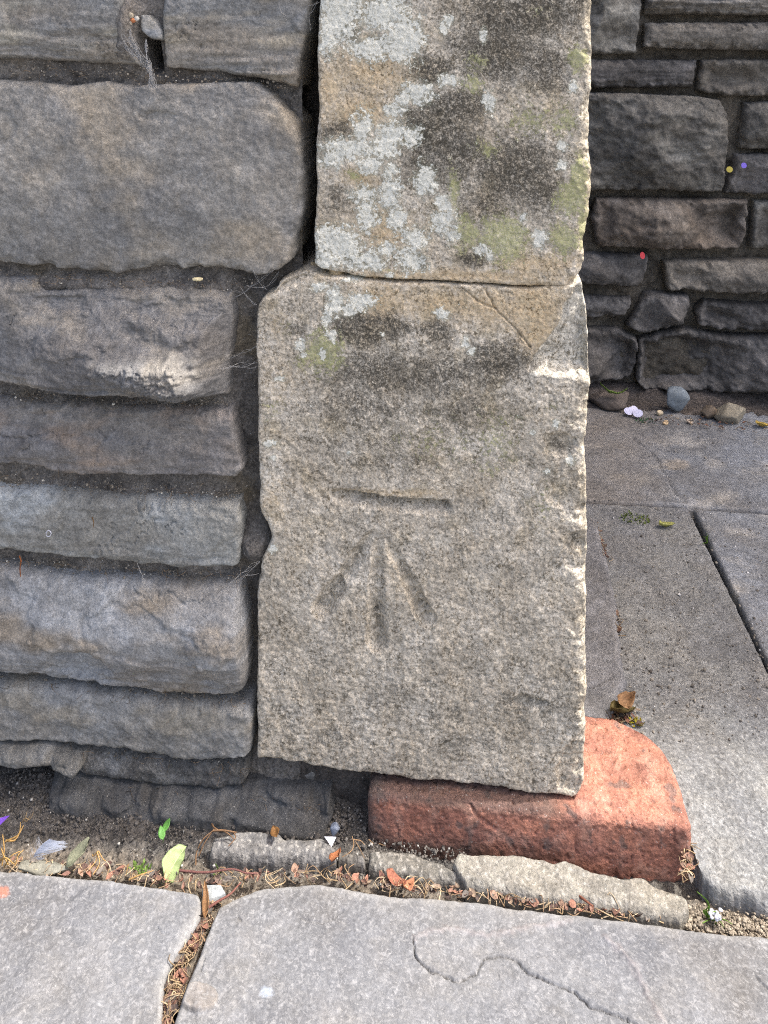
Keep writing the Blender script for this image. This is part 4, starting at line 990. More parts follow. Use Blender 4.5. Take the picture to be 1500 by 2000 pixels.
# --- green leaf standing in the gap
leaf = thing('green_leaf', 'fresh pale green leaf standing upright in the gap before the wall', 'leaf', G(325, 1722, -0.004))
base = np.array(G(325, 1722, -0.004))
A = np.array([float(a) for a in on_y(365, 1652, base[1]+0.004)]); A = np.array([float(a) for a in on_y(365, 1652, base[1]+0.022)]); tipp = np.array([A[0], base[1]+0.022, A[1]])
ax = tipp-base; L = np.linalg.norm(ax); ax /= L; side = np.cross(ax, [0.15, 1, 0.1]); side /= np.linalg.norm(side); nr = np.cross(side, ax)
V = []; F = []; n, m = 18, 9
for i in range(n+1):
    t = i/n; w = np.interp(t, [0, 0.08, 0.2, 0.34, 0.5, 0.7, 0.88, 0.97, 1.0], [0.0018, 0.004, 0.0145, 0.0178, 0.0168, 0.0140, 0.0098, 0.0055, 0.0010])
    for j in range(m):
        s = j/(m-1)-0.5
        V.append(base+ax*L*t+side*s*w+nr*(0.0022*abs(s)*2+0.0035*math.sin(t*3.0)+0.0005*math.sin(t*21+j)))
for i in range(n):
    for j in range(m-1): F.append((i*m+j, (i+1)*m+j, (i+1)*m+j+1, i*m+j+1))
V, F = solid(V, F, 0.0002); put('blade', V, F, M_LEAF, leaf)
tube('midrib', [base+ax*L*t-nr*0.0002+nr*(0.0035*math.sin(t*3.0)) for t in np.linspace(-0.12, 0.92, 6)], 0.0005, 0.0002, plain('leaf midrib', (190, 206, 140), 0.5), leaf)
# --- seedling
sd = thing('seedling', 'tiny green seedling with two leaves on the dark soil', 'seedling', G(318, 1644, -0.005))
for qx, qy, lf, az in ((318, 1640, 0.0085, 2.2), (319, 1625, 0.0085, 1.2)):
    b0 = np.array(G(qx, qy, 0.002)); V, F = leaf_geo(lf, 0.0052, 0.2, 0.25)
    V = V@rot('Y', -0.5).T@rot('Z', az).T+b0
    V, F = solid(V, F, 0.00015); put('leaf', V, F, M_GREEN, sd)
tube('stem', [G(318, 1646, -0.006), G(319, 1641, -0.001), G(318.5, 1634, 0.002)], 0.0003, 0.0003, M_GREEN, sd)
# --- feather
fe0 = thing('feather', 'small white downy feather curled upright at the flagstone edge', 'feather', G(64, 1706, 0.001))
fy = -0.055
def FY(px, py, dy=0.0): x, z = on_y(px, py, fy+dy); return np.array([float(x), fy+dy, float(z)])
shaft = smooth_path([FY(64, 1706), FY(62, 1690), FY(68, 1668), FY(82, 1650), FY(98, 1638)], 10)
V, F = tube_geo(shaft, 0.0003, 0.0001, 4); put('shaft', V, F, M_FEATH, fe0)
V = []; F = []
r = np.random.default_rng(4)
def barb(p, q, w, sag):
    global V, F
    k = len(V); m2 = (p+q)/2+np.array([0, -sag, sag*0.6])
    pts = smooth_path([p, m2, q], 4); wd = np.array([0.3, 0.2, 0.9])*w
    for i, s in enumerate(pts): V.append(s-wd*(1-i/len(pts)*0.7)); V.append(s+wd*(1-i/len(pts)*0.7))
    for i in range(len(pts)-1): F.append((k+2*i, k+2*i+2, k+2*i+3, k+2*i+1))
for i in range(150):
    t = r.uniform(0.05, 1); p = shaft[int(t*(len(shaft)-1))]
    if t > 0.45: q = FY(112+22*r.random()-12*(1-t), 1642+17*r.random(), r.uniform(-0.006, 0.002))
    else: q = FY(72+16*r.random(), 1668+30*r.random()*(1-t), r.uniform(-0.004, 0.003))
    barb(p, q, r.uniform(0.0002, 0.00045), r.uniform(0.0, 0.002))
for i in range(40):
    t = r.uniform(0.0, 0.8); p = shaft[int(t*(len(shaft)-1))]; q = p+np.array([-0.003*r.random(), r.uniform(-0.003, 0.001), 0.006+0.004*r.random()]); barb(p, q, 0.0001, 0.0006)
put('vane', V, F, M_FEATH, fe0)
# --- papers, petals, confetti
def flake(name, centre, outline, nrm, mat, label, cat, th=0.0003, bend=0.0):
    nrm = np.asarray(nrm, float); nrm /= np.linalg.norm(nrm)
    a = np.cross([0, 0, 1] if abs(nrm[2]) < 0.9 else [0, 1, 0], nrm); a /= np.linalg.norm(a); b = np.cross(nrm, a)
    n = len(outline); c0 = np.asarray(centre, float)
    V = [c0+nrm*bend]; 
    for (u, v) in outline: V.append(c0+a*u+b*v-nrm*bend*0.5*math.sin(u*900))
    F = [(0, 1+i, 1+(i+1) % n) for i in range(n)]
    V, F = solid(V, F, th)
    return tag(put(name, V, F, mat, None, None, False), label, cat)
def disc(r, k=1.0, n=16): return [(r*math.cos(2*math.pi*i/n), r*k*math.sin(2*math.pi*i/n)) for i in range(n)]
def BY(px, py, Y): x, z = on_y(px, py, Y); return (float(x), Y, float(z))
flake('confetti_disc', BY(1425, 331, YB-0.03), disc(0.0050), (-0.1, -1, 0.1), plain('yellow paper', (200, 186, 92), 0.6, 0.05), 'round yellow paper confetti dot stuck to the corner of the big back wall stone', 'confetti')
flake('confetti_disc', BY(1453, 323, YB-0.028), disc(0.0046), (0.1, -1, 0.15), plain('purple paper', (128, 110, 214), 0.6, 0.05), 'round purple paper confetti dot on the back wall', 'confetti')
flake('confetti_disc', BY(1255, 499, YB-0.03), disc(0.0042, 1.4), (0.2, -1, 0.2), plain('red paper', (216, 76, 84), 0.6, 0.05), 'oval red paper confetti dot on a ledge of the back wall', 'confetti')
M_LILAC = plain('lilac white paper', (206, 206, 232), 0.6, 0.04)
cl = thing('confetti_cluster', 'white lilac paper petals lying at the foot of the back wall', 'confetti', G(1238, 806, ZP+0.004))
for (qx, qy, rr, tl) in ((1228, 803, 0.0075, 0.1), (1240, 799, 0.0065, 0.5), (1246, 807, 0.008, -0.2), (1234, 800, 0.0055, 0.3)):
    V = [(0, 0, 0.0002)]+[(a, b, 0) for a, b in disc(rr, 0.8)]; F = [(0, 1+i, 1+(i+1) % 16) for i in range(16)]
    V, F = solid(V, F, 0.0003); V = V@rot('X', 0.7).T@rot('Y', tl).T+np.array(G(qx, qy, ZP+0.010))
    put('petal', V, F, M_LILAC, cl, None, False)
flake('paper_scrap', G(645, 1642, 0.003), [(-0.0045, 0.0024), (0.0045, 0.0018), (0.001, -0.0034), (-0.0012, -0.001)], (0.1, -0.6, 1), M_PAPER, 'white triangular paper scrap at the end of the long concrete fillet', 'paper', bend=0.0005)
flake('purple_petal', G(2, 1604, 0.012), [(-0.006, -0.003), (-0.003, 0.001), (0.003, 0.003), (0.0055, 0.0035), (0.0, -0.0025)], (0, -0.7, 1), plain('violet petal', (112, 74, 178), 0.6, 0.1, 300, 0.3), 'violet petal on the dark soil at the left edge', 'petal', bend=0.001)
# white blossom and grass tuft by the slab corner
bl = thing('white_blossom', 'cluster of tiny white blossoms beside the grass tuft', 'blossom', G(1404, 1796, -0.006))
r = np.random.default_rng(8)
for i in range(13):
    _, _, S, SF = ico_unit(); 
    p = np.array(G(1400+r.normal()*5.5, 1789+r.normal()*5, 0.0))+np.array([0, 0, r.uniform(0, 0.003)])
    uV, uF = ico_unit()[:2]
    put('floret', uV*np.array([1, 1, 0.7])*r.uniform(0.0012, 0.002)+p, uF, M_PAPER, bl)
tube('stem', [G(1396, 1806, -0.008), G(1402, 1797, -0.002)], 0.0004, 0.0003, M_GRASS, bl)
def blade(base, tip, w, mat, parent, bow=0.003):
    base = np.asarray(base); tip = np.asarray(tip); mid = (base+tip)/2+np.array([bow, 0, abs(bow)])
    P = smooth_path([base, mid, tip], 8); V = []; F = []
    sd2 = np.cross(tip-base, [0, 1, 0.4]); sd2 /= np.linalg.norm(sd2)
    for i, p in enumerate(P):
        k = w*(1-(i/(len(P)-1))**2)+0.0001; V += [p-sd2*k, p+np.array([0, 0.0003, 0.0003]), p+sd2*k]
    for i in range(len(P)-1):
        F += [(3*i, 3*i+3, 3*i+4, 3*i+1), (3*i+1, 3*i+4, 3*i+5, 3*i+2)]
    V, F = solid(V, F, 0.0001); return put('blade', V, F, mat, parent)
def tuft(label, loc, blades, name='grass_tuft', mat=None):
    t = thing(name, label, 'grass', loc)
    for (b0, t0, w, bow) in blades: blade(b0, t0, w, mat or M_GRASS, t, bow)
    return t
b = np.array(G(1386, 1798, -0.008)); P0 = lambda px, py, Z: np.array(G(px, py, Z))
tuft('small green grass tuft in the grit at the concrete slab corner', tuple(b), [(b, P0(1361, 1742, 0.006), 0.0008, 0.003), (b, P0(1384, 1772, 0.004), 0.0007, -0.002), (b, P0(1430, 1806, 0.002), 0.0006, 0.002),
     (b, P0(1380, 1780, 0.006), 0.0007, -0.003), (b, P0(1372, 1804, 0.0), 0.0005, 0.001), (b, P0(1392, 1782, 0.008), 0.0007, 0.003), (b, P0(1414, 1812, 0.0), 0.0006, 0.002)])
b = np.array(G(1381, 1062, ZP-0.004))
tuft('little grass sprig growing in the joint of the passage slabs', tuple(b), [(b, P0(1374, 1048, ZP+0.006), 0.0007, 0.002), (b, P0(1384, 1046, ZP+0.008), 0.0007, -0.002), (b, P0(1372, 1062, ZP+0.004), 0.0006, 0.001), (b, P0(1380, 1042, ZP+0.010), 0.0006, 0.001)])
b = np.array(G(425, 1712, -0.008))
tuft('thin green grass blades beside the red twig in the gap', tuple(b), [(b, P0(421, 1688, 0.004), 0.0004, 0.001), (b, P0(430, 1718, 0.001), 0.0004, 0.001), (b, P0(416, 1709, 0.004), 0.0004, -0.001), (b, P0(432, 1700, 0.003), 0.0003, 0.001)])
# moss cushions / clover
def cushion(label, centre, rad, n, c, seed):
    r = np.random.default_rng(seed); V = []; F = []; Cc = []
    for i in range(n):
        a = r.uniform(0, 6.28); q = rad*math.sqrt(r.random()); L = r.uniform(0.002, 0.005)
        v, f = leaf_geo(L, L*0.45, 0.3, 0.3, 3, 3); v = v@rot('Y', -r.uniform(0.2, 1.2)).T@rot('Z', r.uniform(0, 6.28)).T+np.array(centre)+np.array([q*math.cos(a), q*0.6*math.sin(a), 0.002*r.random()])
        k = len(V); V += list(v); F += [tuple(j+k for j in g) for g in f]; Cc += [s2l(c)*r.uniform(0.6, 1.4)]*len(v)
    return tag(put('moss_cushion', V, F, M_LITTER, None, {'col': np.array(Cc)}), label, 'moss')
cushion('green moss cushion on the passage floor near the dry twig litter', G(1240, 1016, ZP), 0.020, 90, (96, 112, 52), 1)
cushion('small bright clover patch in the gap left of the upright green leaf', G(275, 1702, -0.004), 0.007, 45, (104, 128, 62), 2)
cushion('dark green moss lump before the white petals at the back wall', G(1263, 824, ZP), 0.018, 60, (52, 92, 56), 3)
cushion('tiny yellow moss cushion behind the rounded brick corner', G(1242, 1415, ZP), 0.006, 30, (150, 140, 40), 4)
def dleaf(label, loc, L, Wd, az, tilt, c, seed, name='dry_leaf', cat='leaf', group=None, curl=0.6):
    r = np.random.default_rng(seed); v, f = leaf_geo(L, Wd, 0.7, curl, 6, 5, rng=r)
    v = v-np.array([L/2, 0, 0]); v = v@rot('X', r.uniform(-0.5, 0.5)).T@rot('Y', tilt).T@rot('Z', az).T+np.array(loc)
    v, f = solid(v, f, 0.0002)
    return tag(put(name, v, f, M_LITTER, None, {'col': np.tile(s2l(c), (len(v), 1))}), label, cat, group)
dleaf('pale yellow green curled leaf on the passage floor', G(1303, 1028, ZP+0.003), 0.022, 0.011, 0.3, 0.1, (170, 172, 104), 3)
dleaf('big brown crumpled leaf in the hollow behind the brick', G(1222, 1372, ZP+0.012), 0.019, 0.013, 0.5, -0.2, (140, 108, 78), 4, curl=2.0)
dleaf('olive crumpled leaf below the brown leaf behind the brick', G(1216, 1392, ZP+0.008), 0.026, 0.016, 0.4, 0.2, (104, 92, 56), 14)
dleaf('yellow dry leaf at the right edge by the back wall', G(1490, 832, ZP+0.005), 0.026, 0.014, 0.3, 0.2, (196, 170, 90), 5)
dleaf('green curled leaf strip against the back wall near the pier', G(1198, 770, ZP+0.03), 0.044, 0.010, -0.1, 0.1, (104, 128, 60), 6, curl=1.2)
dleaf('grey green torn leaf leaning beside the feather', G(156, 1670, 0.002), 0.020, 0.011, 0.9, -0.5, (132, 134, 112), 7)
dleaf('largest russet crumpled leaf scrap before the sloping concrete fillet', G(772, 1728, -0.003), 0.016, 0.009, -0.4, 0.1, (158, 104, 84), 8, curl=1.6)
dleaf('curled tan leaf scrap touching the right of the largest russet scrap', G(796, 1736, -0.003), 0.011, 0.007, 0.9, 0.2, (176, 122, 92), 18, curl=1.8)
dleaf('dark brown leaf scrap behind the largest russet scrap', G(750, 1724, -0.004), 0.011, 0.006, 2.4, -0.1, (120, 88, 78), 28, curl=1.6)
x, z = on_y(42, 1102, -0.004)
tube('twig', [BY(38, 1086, -0.004), BY(41, 1096, -0.007), BY(39, 1110, -0.006), BY(40, 1126, -0.010)], 0.0006, 0.0004, M_LITTER, None, 5, 6, (150, 92, 52)); tag(bpy.context.scene.collection.objects[-1], 'small rust coloured twig stuck upright on the bed above the pinkish wall stone', 'twig')
tube('twig', [BY(180, 1010, -0.004), BY(183, 1020, -0.006), BY(182, 1030, -0.006)], 0.0005, 0.0003, M_LITTER, None, 5, 6, (126, 96, 62)); tag(bpy.context.scene.collection.objects[-1], 'tiny brown stalk stuck on the face of the flat blue grey wall stone', 'twig')
tube('wood_curl', [BY(90, 1040, -0.006), BY(95, 1036, -0.008), BY(100, 1041, -0.008), BY(96, 1048, -0.007), BY(90, 1045, -0.006), BY(92, 1037, -0.007)], 0.0004, 0.0003, M_PAPER, None, 5, 6, (220, 220, 214)); tag(bpy.context.scene.collection.objects[-1], 'tiny white curl clinging to the flat blue grey wall stone', 'curl')
dleaf('brown curled leaf scrap draped over the right end of the long fillet', G(657, 1676, 0.004), 0.016, 0.008, 1.3, 0.3, (168, 110, 76), 9)
dleaf('tan leaf scrap lying on the top of the long fillet', G(538, 1628, 0.005), 0.012, 0.007, 2.0, 0.2, (126, 92, 56), 10)
dleaf('brown rolled leaf standing in the fork between the flagstones', G(403, 1762, 0.0), 0.022, 0.005, 1.9, -0.2, (146, 110, 76), 11)
# red twigs
tube('twig', [G(350, 1700, 0.0), G(400, 1704, 0.002), G(446, 1698, 0.005), G(462, 1699, 0.005), G(480, 1705, 0.005), G(502, 1706, 0.004)], 0.0008, 0.0005, M_LITTER, None, 6, 5, (126, 88, 82)); tag(bpy.context.scene.collection.objects[-1], 'red brown twig lying in the gap below the long fillet', 'twig')
tube('twig', [G(408, 1772, 0.003), G(430, 1758, 0.005), G(450, 1746, 0.006), G(470, 1724, 0.004)], 0.0009, 0.0005, M_LITTER, None, 6, 5, (134, 90, 80)); tag(bpy.context.scene.collection.objects[-1], 'red twig bridging the fork between the two flagstones', 'twig')
tube('twig', [G(1128, 1748, 0.0), G(1142, 1758, 0.003), G(1158, 1770, 0.003)], 0.0010, 0.0006, M_LITTER, None, 6, 6, (140, 92, 74)); tag(bpy.context.scene.collection.objects[-1], 'short brown twig in the dry litter below the pale fillet', 'twig')
# dry root over the fillet corner
rt = thing('dry_root', 'brown dry root strands draped over the left end of the long fillet', 'root', G(415, 1622, 0.004))
for pts, w in (([(382, 1690, -0.004), (384, 1665, 0.0), (396, 1640, 0.006), (416, 1622, 0.009)], 0.0006), ([(388, 1672, -0.002), (400, 1646, 0.004), (414, 1625, 0.008)], 0.0005),
               ([(416, 1622, 0.009), (438, 1622, 0.009), (462, 1626, 0.007)], 0.0008), ([(455, 1624, 0.007), (460, 1636, 0.006), (446, 1653, 0.004)], 0.0005), ([(436, 1622, 0.009), (448, 1630, 0.007), (458, 1640, 0.006)], 0.0005), ([(414, 1610, 0.004), (418, 1616, 0.008), (430, 1624, 0.008)], 0.0008)):
    tube('strand', [G(*p) for p in pts], w, w*0.6, M_LITTER, rt, 5, 6, (128, 100, 74))
# straw clumps
def clump(label, items, c, w=0.0004, name='dry_grass', seed=1):
    t = thing(name, label, 'dry grass', G(items[0][0][0], items[0][0][1], -0.005)); r = np.random.default_rng(seed)
    for pts in items:
        tube('stalk', [G(*p) for p in pts], w*r.uniform(0.8, 1.4), w*0.5, M_LITTER, t, 4, 6, tuple(np.array(c)*r.uniform(0.85, 1.1)))
    return t
clump('straw coloured dry grass clump at the left edge of the flagstone', [[(4, 1690, -0.004), (8, 1660, 0.006), (5, 1630, 0.016)], [(18, 1694, -0.003), (6, 1668, 0.005), (2, 1656, 0.01)], [(8, 1694, -0.004), (22, 1672, 0.006), (40, 1662, 0.006)],
     [(12, 1642, 0.002), (30, 1640, 0.003), (46, 1612, 0.008)], [(10, 1644, 0.002), (36, 1630, 0.005), (40, 1606, 0.010)], [(0, 1680, 0.0), (12, 1676, 0.006), (28, 1688, 0.002)], [(30, 1690, 0.0), (36, 1670, 0.006), (46, 1660, 0.006)]], (186, 150, 92), 0.0006)
clump('thin dry stalks on the dark soil left of the seedling', [[(44, 1606, 0.004), (50, 1595, 0.009), (53, 1584, 0.012)], [(50, 1598, 0.006), (58, 1600, 0.006), (66, 1586, 0.009)], [(46, 1600, 0.005), (52, 1604, 0.005), (60, 1590, 0.008)]], (140, 120, 90), 0.0004)
clump('yellow dry grass roots between the torn leaf and the green leaf', [[(190, 1662, 0.006), (188, 1680, 0.002), (174, 1698, 0.0)], [(190, 1664, 0.006), (194, 1686, 0.002), (182, 1708, 0.0)], [(192, 1662, 0.006), (200, 1676, 0.003), (206, 1682, 0.001)],
     [(190, 1664, 0.006), (182, 1672, 0.003), (180, 1668, 0.004)], [(250, 1690, 0.0), (248, 1700, 0.002), (247, 1708, 0.0)], [(252, 1718, 0.001), (276, 1708, 0.004), (300, 1700, 0.003)]], (190, 154, 100), 0.0005)
clump('curled dry grass wisp left of the red brick', [[(688, 1634, 0.004), (691, 1650, 0.004), (684, 1664, 0.005), (668, 1674, 0.003)], [(690, 1640, 0.004), (704, 1642, 0.004), (712, 1650, 0.003)], [(694, 1644, 0.003), (704, 1660, 0.003), (712, 1676, 0.003)], [(720, 1640, 0.001), (730, 1648, 0.001)], [(740, 1648, 0.001), (752, 1652, 0.002)]], (150, 122, 92), 0.0004)
# cobwebs
def web(label, loc, strands, w=0.00016):
    t = thing('cobweb', label, 'cobweb', loc)
    rr = np.random.default_rng(len(label))
    for pts in strands:
        for rep in range(2):
            q = []
            for a, b in zip(pts[:-1], pts[1:]):
                a = np.array(a); b = np.array(b); L = np.linalg.norm(b-a); q.append(a)
                for f in (0.33, 0.66): q.append(a+(b-a)*f+np.array([0, -0.01, -0.05])*L+rr.normal(size=3)*L*(0.02+0.05*rep))
            q.append(np.array(pts[-1])); tube('thread', q, w*(1 if rep == 0 else 0.6), w*0.6, M_WEB, t, 3, 3)
    return t
def Y3(px, py, Y): return BY(px, py, Y)
r = np.random.default_rng(6); st = []
for i in range(16):
    sx, sy = 236+22*r.random(), 52+38*r.random(); ex, ey = 284+12*r.random(), 118+14*r.random()
    st.append([Y3(sx, sy, -0.001), Y3((sx+ex)/2+4*r.normal(), (sy+ey)/2+6, -0.006), Y3(ex, ey, -0.004), Y3(292+4*r.random(), 146, -0.010), Y3(296+8*r.normal()*0.6, 164+10*r.random(), -0.014)])
for i in range(8): st.append([Y3(284+3*r.random(), 76+6*r.random(), -0.001), Y3(286, 104, -0.006), Y3(294+r.normal()*2, 140, -0.010), Y3(302+r.normal()*5, 172, -0.014)])
web('thick white cobweb funnel below the dark hole in the top course', BY(290, 150, -0.01), st, 0.00020)
web('two level cobweb threads crossing the deep joint beside the sunlit patch', BY(470, 712, 0.0), [[Y3(400, 717, -0.012), Y3(460, 716, -0.002), Y3(502, 716, 0.0)], [Y3(430, 720, -0.01), Y3(470, 708, 0.0), Y3(502, 708, 0.0)], [Y3(446, 714, -0.002), Y3(480, 716, 0.002), Y3(498, 706, 0.0)],
     [Y3(446, 700, 0.0), Y3(470, 690, 0.004), Y3(500, 676, 0.002)]], 0.00014)
web('long slanting cobweb thread from the wall to the notch of the pier', BY(450, 1150, 0.0), [[Y3(382, 1196, -0.014), Y3(440, 1146, -0.010), Y3(508, 1097, 0.0)], [Y3(430, 1156, -0.01), Y3(470, 1120, -0.006), Y3(508, 1096, 0.0)], [Y3(458, 1138, -0.008), Y3(480, 1124, -0.002), Y3(506, 1120, 0.002)]], 0.00014)
web('fine cobweb thread hanging across the upper part of the wall bed', BY(290, 1150, -0.01), [[Y3(268, 1100, -0.008), Y3(280, 1130, -0.012), Y3(292, 1160, -0.016), Y3(330, 1202, -0.02)], [Y3(270, 1104, -0.008), Y3(284, 1150, -0.014), Y3(294, 1162, -0.016)]], 0.00011)
web('tangled grey cobwebs at the top corner of the lower pier block', BY(500, 560, 0.005), [[Y3(494, 526, -0.004), Y3(510, 556, 0.0), Y3(522, 566, 0.0)], [Y3(450, 566, 0.0), Y3(476, 572, 0.004), Y3(500, 596, 0.0)], [Y3(470, 560, 0.0), Y3(484, 580, 0.004), Y3(502, 596, 0.0)], [Y3(480, 558, 0.0), Y3(520, 560, 0.002), Y3(545, 530, 0.0)], [Y3(460, 580, 0.002), Y3(490, 560, 0.002), Y3(540, 524, 0.0)]], 0.00012)
web('grey cobweb threads between the top stone and the upper pier block', BY(600, 20, 0.0), [[Y3(560, 40, -0.002), Y3(545, 10, -0.004), Y3(546, -20, -0.004)], [Y3(590, 30, 0.0), Y3(600, 12, 0.002), Y3(624, 4, 0.0)], [Y3(606, 60, 0.004), Y3(604, 30, 0.002), Y3(620, 2, 0.0)]], 0.00012)

# ------------------------------------------------------------------ litter, grit and crumbs
def path_sampler(L):
    pts = np.array(L, float); d = np.r_[0, np.cumsum(np.hypot(*(pts[1:, :2]-pts[:-1, :2]).T))]
    def f(t):
        s = t*d[-1]; return np.array([np.interp(s, d, pts[:, k]) for k in range(3)])
    return f
BROWNS = [(164, 116, 92), (142, 98, 80), (176, 136, 108), (138, 112, 96), (178, 150, 120), (118, 88, 76), (184, 122, 92), (130, 120, 110), (100, 84, 76)]
STRAW = [(206, 176, 126), (190, 156, 104), (216, 190, 146), (176, 140, 98)]
# (centre px, centre py, half width px)
GAPS = [[(0, 1683, 12), (60, 1690, 12), (180, 1700, 14), (300, 1714, 13), (400, 1724, 18), (470, 1714, 14), (560, 1706, 11), (640, 1706, 10), (720, 1722, 11), (800, 1732, 12), (900, 1744, 8), (1000, 1755, 9), (1100, 1766, 9), (1200, 1780, 10), (1290, 1790, 8)],
        [(410, 1758, 10), (404, 1790, 8), (392, 1816, 8), (372, 1856, 9), (352, 1890, 11), (338, 1940, 11), (328, 2000, 13), (322, 2040, 13)],
        [(1160, 1030, 8), (1172, 1070, 10), (1182, 1100, 10)], [(1196, 1200, 6), (1208, 1240, 6)], [(1170, 1402, 14), (1222, 1398, 26)], [(1260, 820, 14), (1400, 828, 12), (1480, 838, 10)], [(1346, 1655, 5), (1342, 1690, 6), (1338, 1715, 6)]]
NUM = [400, 300, 70, 26, 110, 70, 60]; ZG = [-0.004, -0.006, ZP+0.001, ZP+0.002, ZP+0.002, ZP+0.004, 0.004]
r = np.random.default_rng(21)
V = []; F = []; Cc = []; big = []
for gi, (g, n, zg) in enumerate(zip(GAPS, NUM, ZG)):
    f = path_sampler(g)
    for i in range(n):
        px, py, hw = f(r.random())
        px += r.normal()*hw*(0.55 if gi in (1, 2) else 0.9); py += r.normal()*hw*(0.45 if gi != 1 else 0.8)
        p = np.array(G(px, py+(5 if gi == 0 else 0), zg))+np.array([0, 0, r.uniform(0, 0.0025)])
        dim = 0.75 if gi in (2, 3, 4, 5) else 1.0
        if r.random() < 0.55:
            L = r.uniform(0.003, 0.008); c = s2l(BROWNS[r.integers(len(BROWNS))])
            v, q = leaf_geo(L, L*r.uniform(0.35, 0.7), 0.8, r.uniform(0.3, 1.2), 4, 3, rng=r); v = v-np.array([L/2, 0, 0])
        else:
            L = r.uniform(0.005, 0.015); c = s2l(STRAW[r.integers(len(STRAW))])
            a = np.array([0, 0, 0]); b2 = np.array([L, r.normal()*L*0.2, 0]); m2 = (a+b2)/2+np.array([0, r.normal()*L*0.3, r.random()*L*0.3])
            v, q = tube_geo(smooth_path([a, m2, b2], 3), r.uniform(0.0003, 0.0006), 0.0002, 3); v = np.array(v)-np.array([L/2, 0, 0])
        v = v@rot('X', r.uniform(-0.5, 0.5)).T@rot('Y', r.uniform(-0.25, 0.25)).T@rot('Z', r.uniform(0, 6.28)).T+p
        if gi == 0 and L > 0.0062 and len(q) < 10 and len(big) < 30: big.append((v, q, c)); continue
        k = len(V); V += list(v); F += [tuple(j+k for j in t) for t in q]; Cc += [(c*0.72+0.28*c.mean())*r.uniform(0.6, 1.1)*dim]*len(v)
kind(put('leaf_litter', V, F, M_LITTER, None, {'col': np.array(Cc)}), 'stuff')['label'] = 'dry brown leaf scraps and straw filling the gaps'
for v, q, c in big:
    v, q = solid(v, q, 0.0002); c = c*0.72+0.28*c.mean()
    tag(put('dry_leaf', v, q, M_LITTER, None, {'col': np.tile(c, (len(v), 1))}), 'small curled dry leaf scrap in the litter along the pavement edge', 'leaf', 'dry leaf scraps in the gap along the pavement')
# grit
uV, uF = ico_unit()[:2]; uF = np.array(uF)
def grit(name, P, S, Cg, label, mat=M_GRIT):
    n = len(P); rr = np.random.default_rng(n)
    VV = uV[None]*S[:, None, None]*rr.uniform(0.6, 1.3, (n, 1, 3))*rr.uniform(0.85, 1.15, (n, len(uV), 1))+P[:, None]
    FF = (uF[None]+(np.arange(n)*len(uV))[:, None, None]).reshape(-1, 3)
    o = put(name, VV.reshape(-1, 3), FF, mat, None, {'col': np.repeat(Cg, len(uV), 0)}, False)
    kind(o, 'stuff')['label'] = label
r = np.random.default_rng(31)
n = 5200
gx = r.uniform(-0.50, 0.0, n); gy = np.abs(r.normal(0, 0.03, n))*-1+0.01; keep = gy > -0.075; gx, gy = gx[keep], gy[keep]; n = len(gx)
sz = np.minimum(0.0022, r.lognormal(-7.4, 0.45, n)); gz = -0.0125+0.012*sst(-0.02, 0.03, gy)*sst(-0.05, -0.15, gx)+0.003
cc = mixc(s2l((86, 83, 80)), s2l((112, 108, 102)), r.random(n)); cc[r.random(n) < 0.04] = s2l((170, 168, 162))
grit('soil_crumbs', np.stack([gx, gy, gz], 1), sz, cc, 'loose dark soil crumbs at the wall foot')
n = 2600
t = r.random(n); px = 1150+400*t; py = np.interp(px, [1150, 1300, 1370, 1550], [1756, 1778, 1792, 1812])+r.normal(0, 9, n)*np.interp(px, [1150, 1300, 1400, 1550], [0.5, 1.3, 1.5, 1.6])
x, y = on_z(px, py, -0.004); sz = np.minimum(0.002, r.lognormal(-7.2, 0.4, n))
cc = mixc(s2l((124, 113, 98)), s2l((164, 154, 138)), r.random(n))
grit('gravel', np.stack([x, y, np.full(n, -0.010)+r.random(n)*0.004], 1), sz, cc, 'pale grit in the gap before the concrete slab')
n = 900
px = r.uniform(1160, 1500, n); py = 850+r.random(n)**0.8*600; x, y = on_z(px, py, ZP+0.0005); sz = np.minimum(0.0022, r.lognormal(-7.1, 0.45, n))*0.8
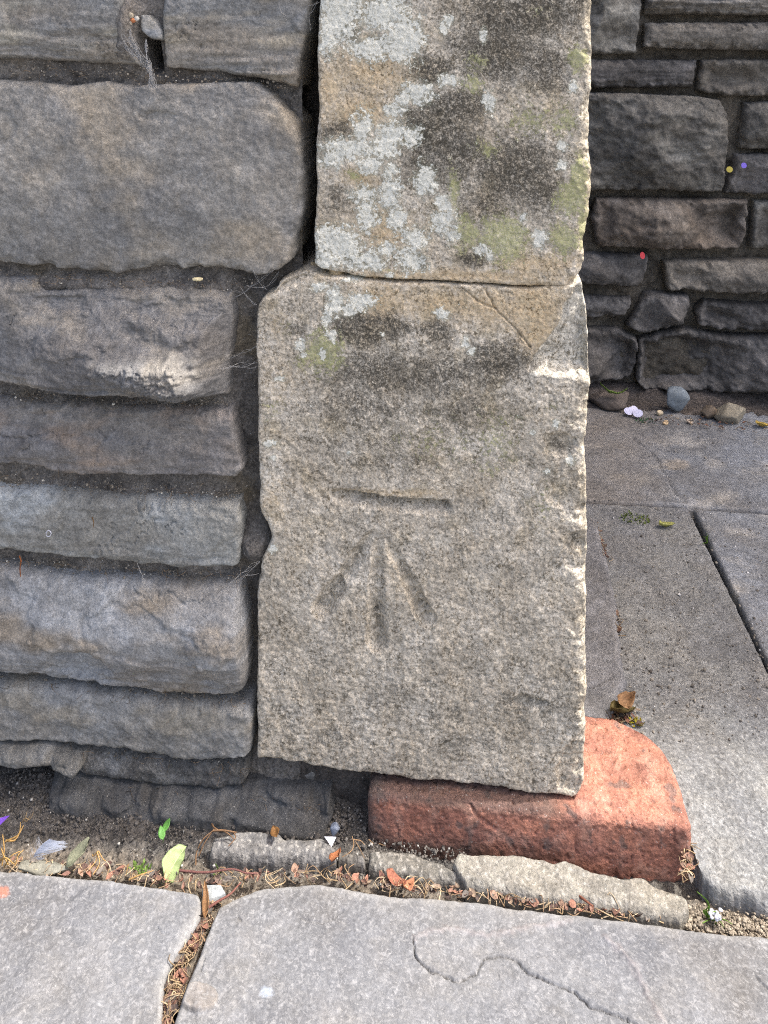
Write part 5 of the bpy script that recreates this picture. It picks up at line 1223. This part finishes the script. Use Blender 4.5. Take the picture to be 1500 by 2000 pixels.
cc = mixc(s2l((80, 76, 72)), s2l((150, 144, 134)), r.random(n)); cc[r.random(n) < 0.06] = s2l((200, 200, 200))
grit('grit', np.stack([x, y, np.full(n, ZP+0.0012)], 1), sz, cc, 'scattered grit on the passage floor')
# specks of dust and husk caught on the wall ledges
n = 3600
led = [(0, 545, 500, 555, 9), (0, 770, 450, 790, 8), (0, 940, 470, 968, 10), (0, 1095, 480, 1128, 9), (0, 1330, 480, 1375, 9), (0, 130, 560, 165, 9), (0, 1460, 480, 1500, 6), (150, 1535, 640, 1580, 7)]
P = np.zeros((n, 3)); 
for i in range(n):
    a = led[r.integers(len(led))]; t = r.random(); px = a[0]+(a[2]-a[0])*t; py = a[1]+(a[3]-a[1])*t+r.normal()*a[4]
    Y = 0.004+r.random()*0.008; P[i] = BY(px, py, Y)
cc = mixc(s2l((92, 86, 78)), s2l((150, 142, 128)), r.random(n)); cc[r.random(n) < 0.08] = s2l((206, 202, 190))
grit('ledge_dust', P, np.minimum(0.0013, r.lognormal(-7.7, 0.4, n)), cc, 'crumbs and husks caught on the wall ledges')

# fine dead roots and hairs hanging in the bed joints
r = np.random.default_rng(77); V = []; F = []; Cc = []
for i in range(260):
    a = led[r.integers(len(led))]; t = r.random(); px = a[0]+(a[2]-a[0])*t; py = a[1]+(a[3]-a[1])*t+r.normal()*a[4]*0.8
    p = np.array(BY(px, py, 0.001-0.004*r.random())); L = r.uniform(0.003, 0.011)
    d1 = np.array([r.normal(), -abs(r.normal())*0.3, -0.3+r.normal()*0.6]); d1 /= np.linalg.norm(d1)
    m = p+d1*L*0.5+r.normal(size=3)*L*0.18; e = p+d1*L+r.normal(size=3)*L*0.25; e[1] = min(e[1], 0.0)
    v, q = tube_geo(smooth_path([p, m, e], 4), 0.00018, 0.0001, 3); k = len(V); V += v; F += [tuple(j+k for j in g) for g in q]
    Cc += [s2l((130, 112, 90))*r.uniform(0.4, 1.3)]*len(v)
kind(put('dead_roots', V, F, M_LITTER, None, {'col': np.array(Cc)}), 'stuff')['label'] = 'fine dead roots hanging in the joints of the wall'
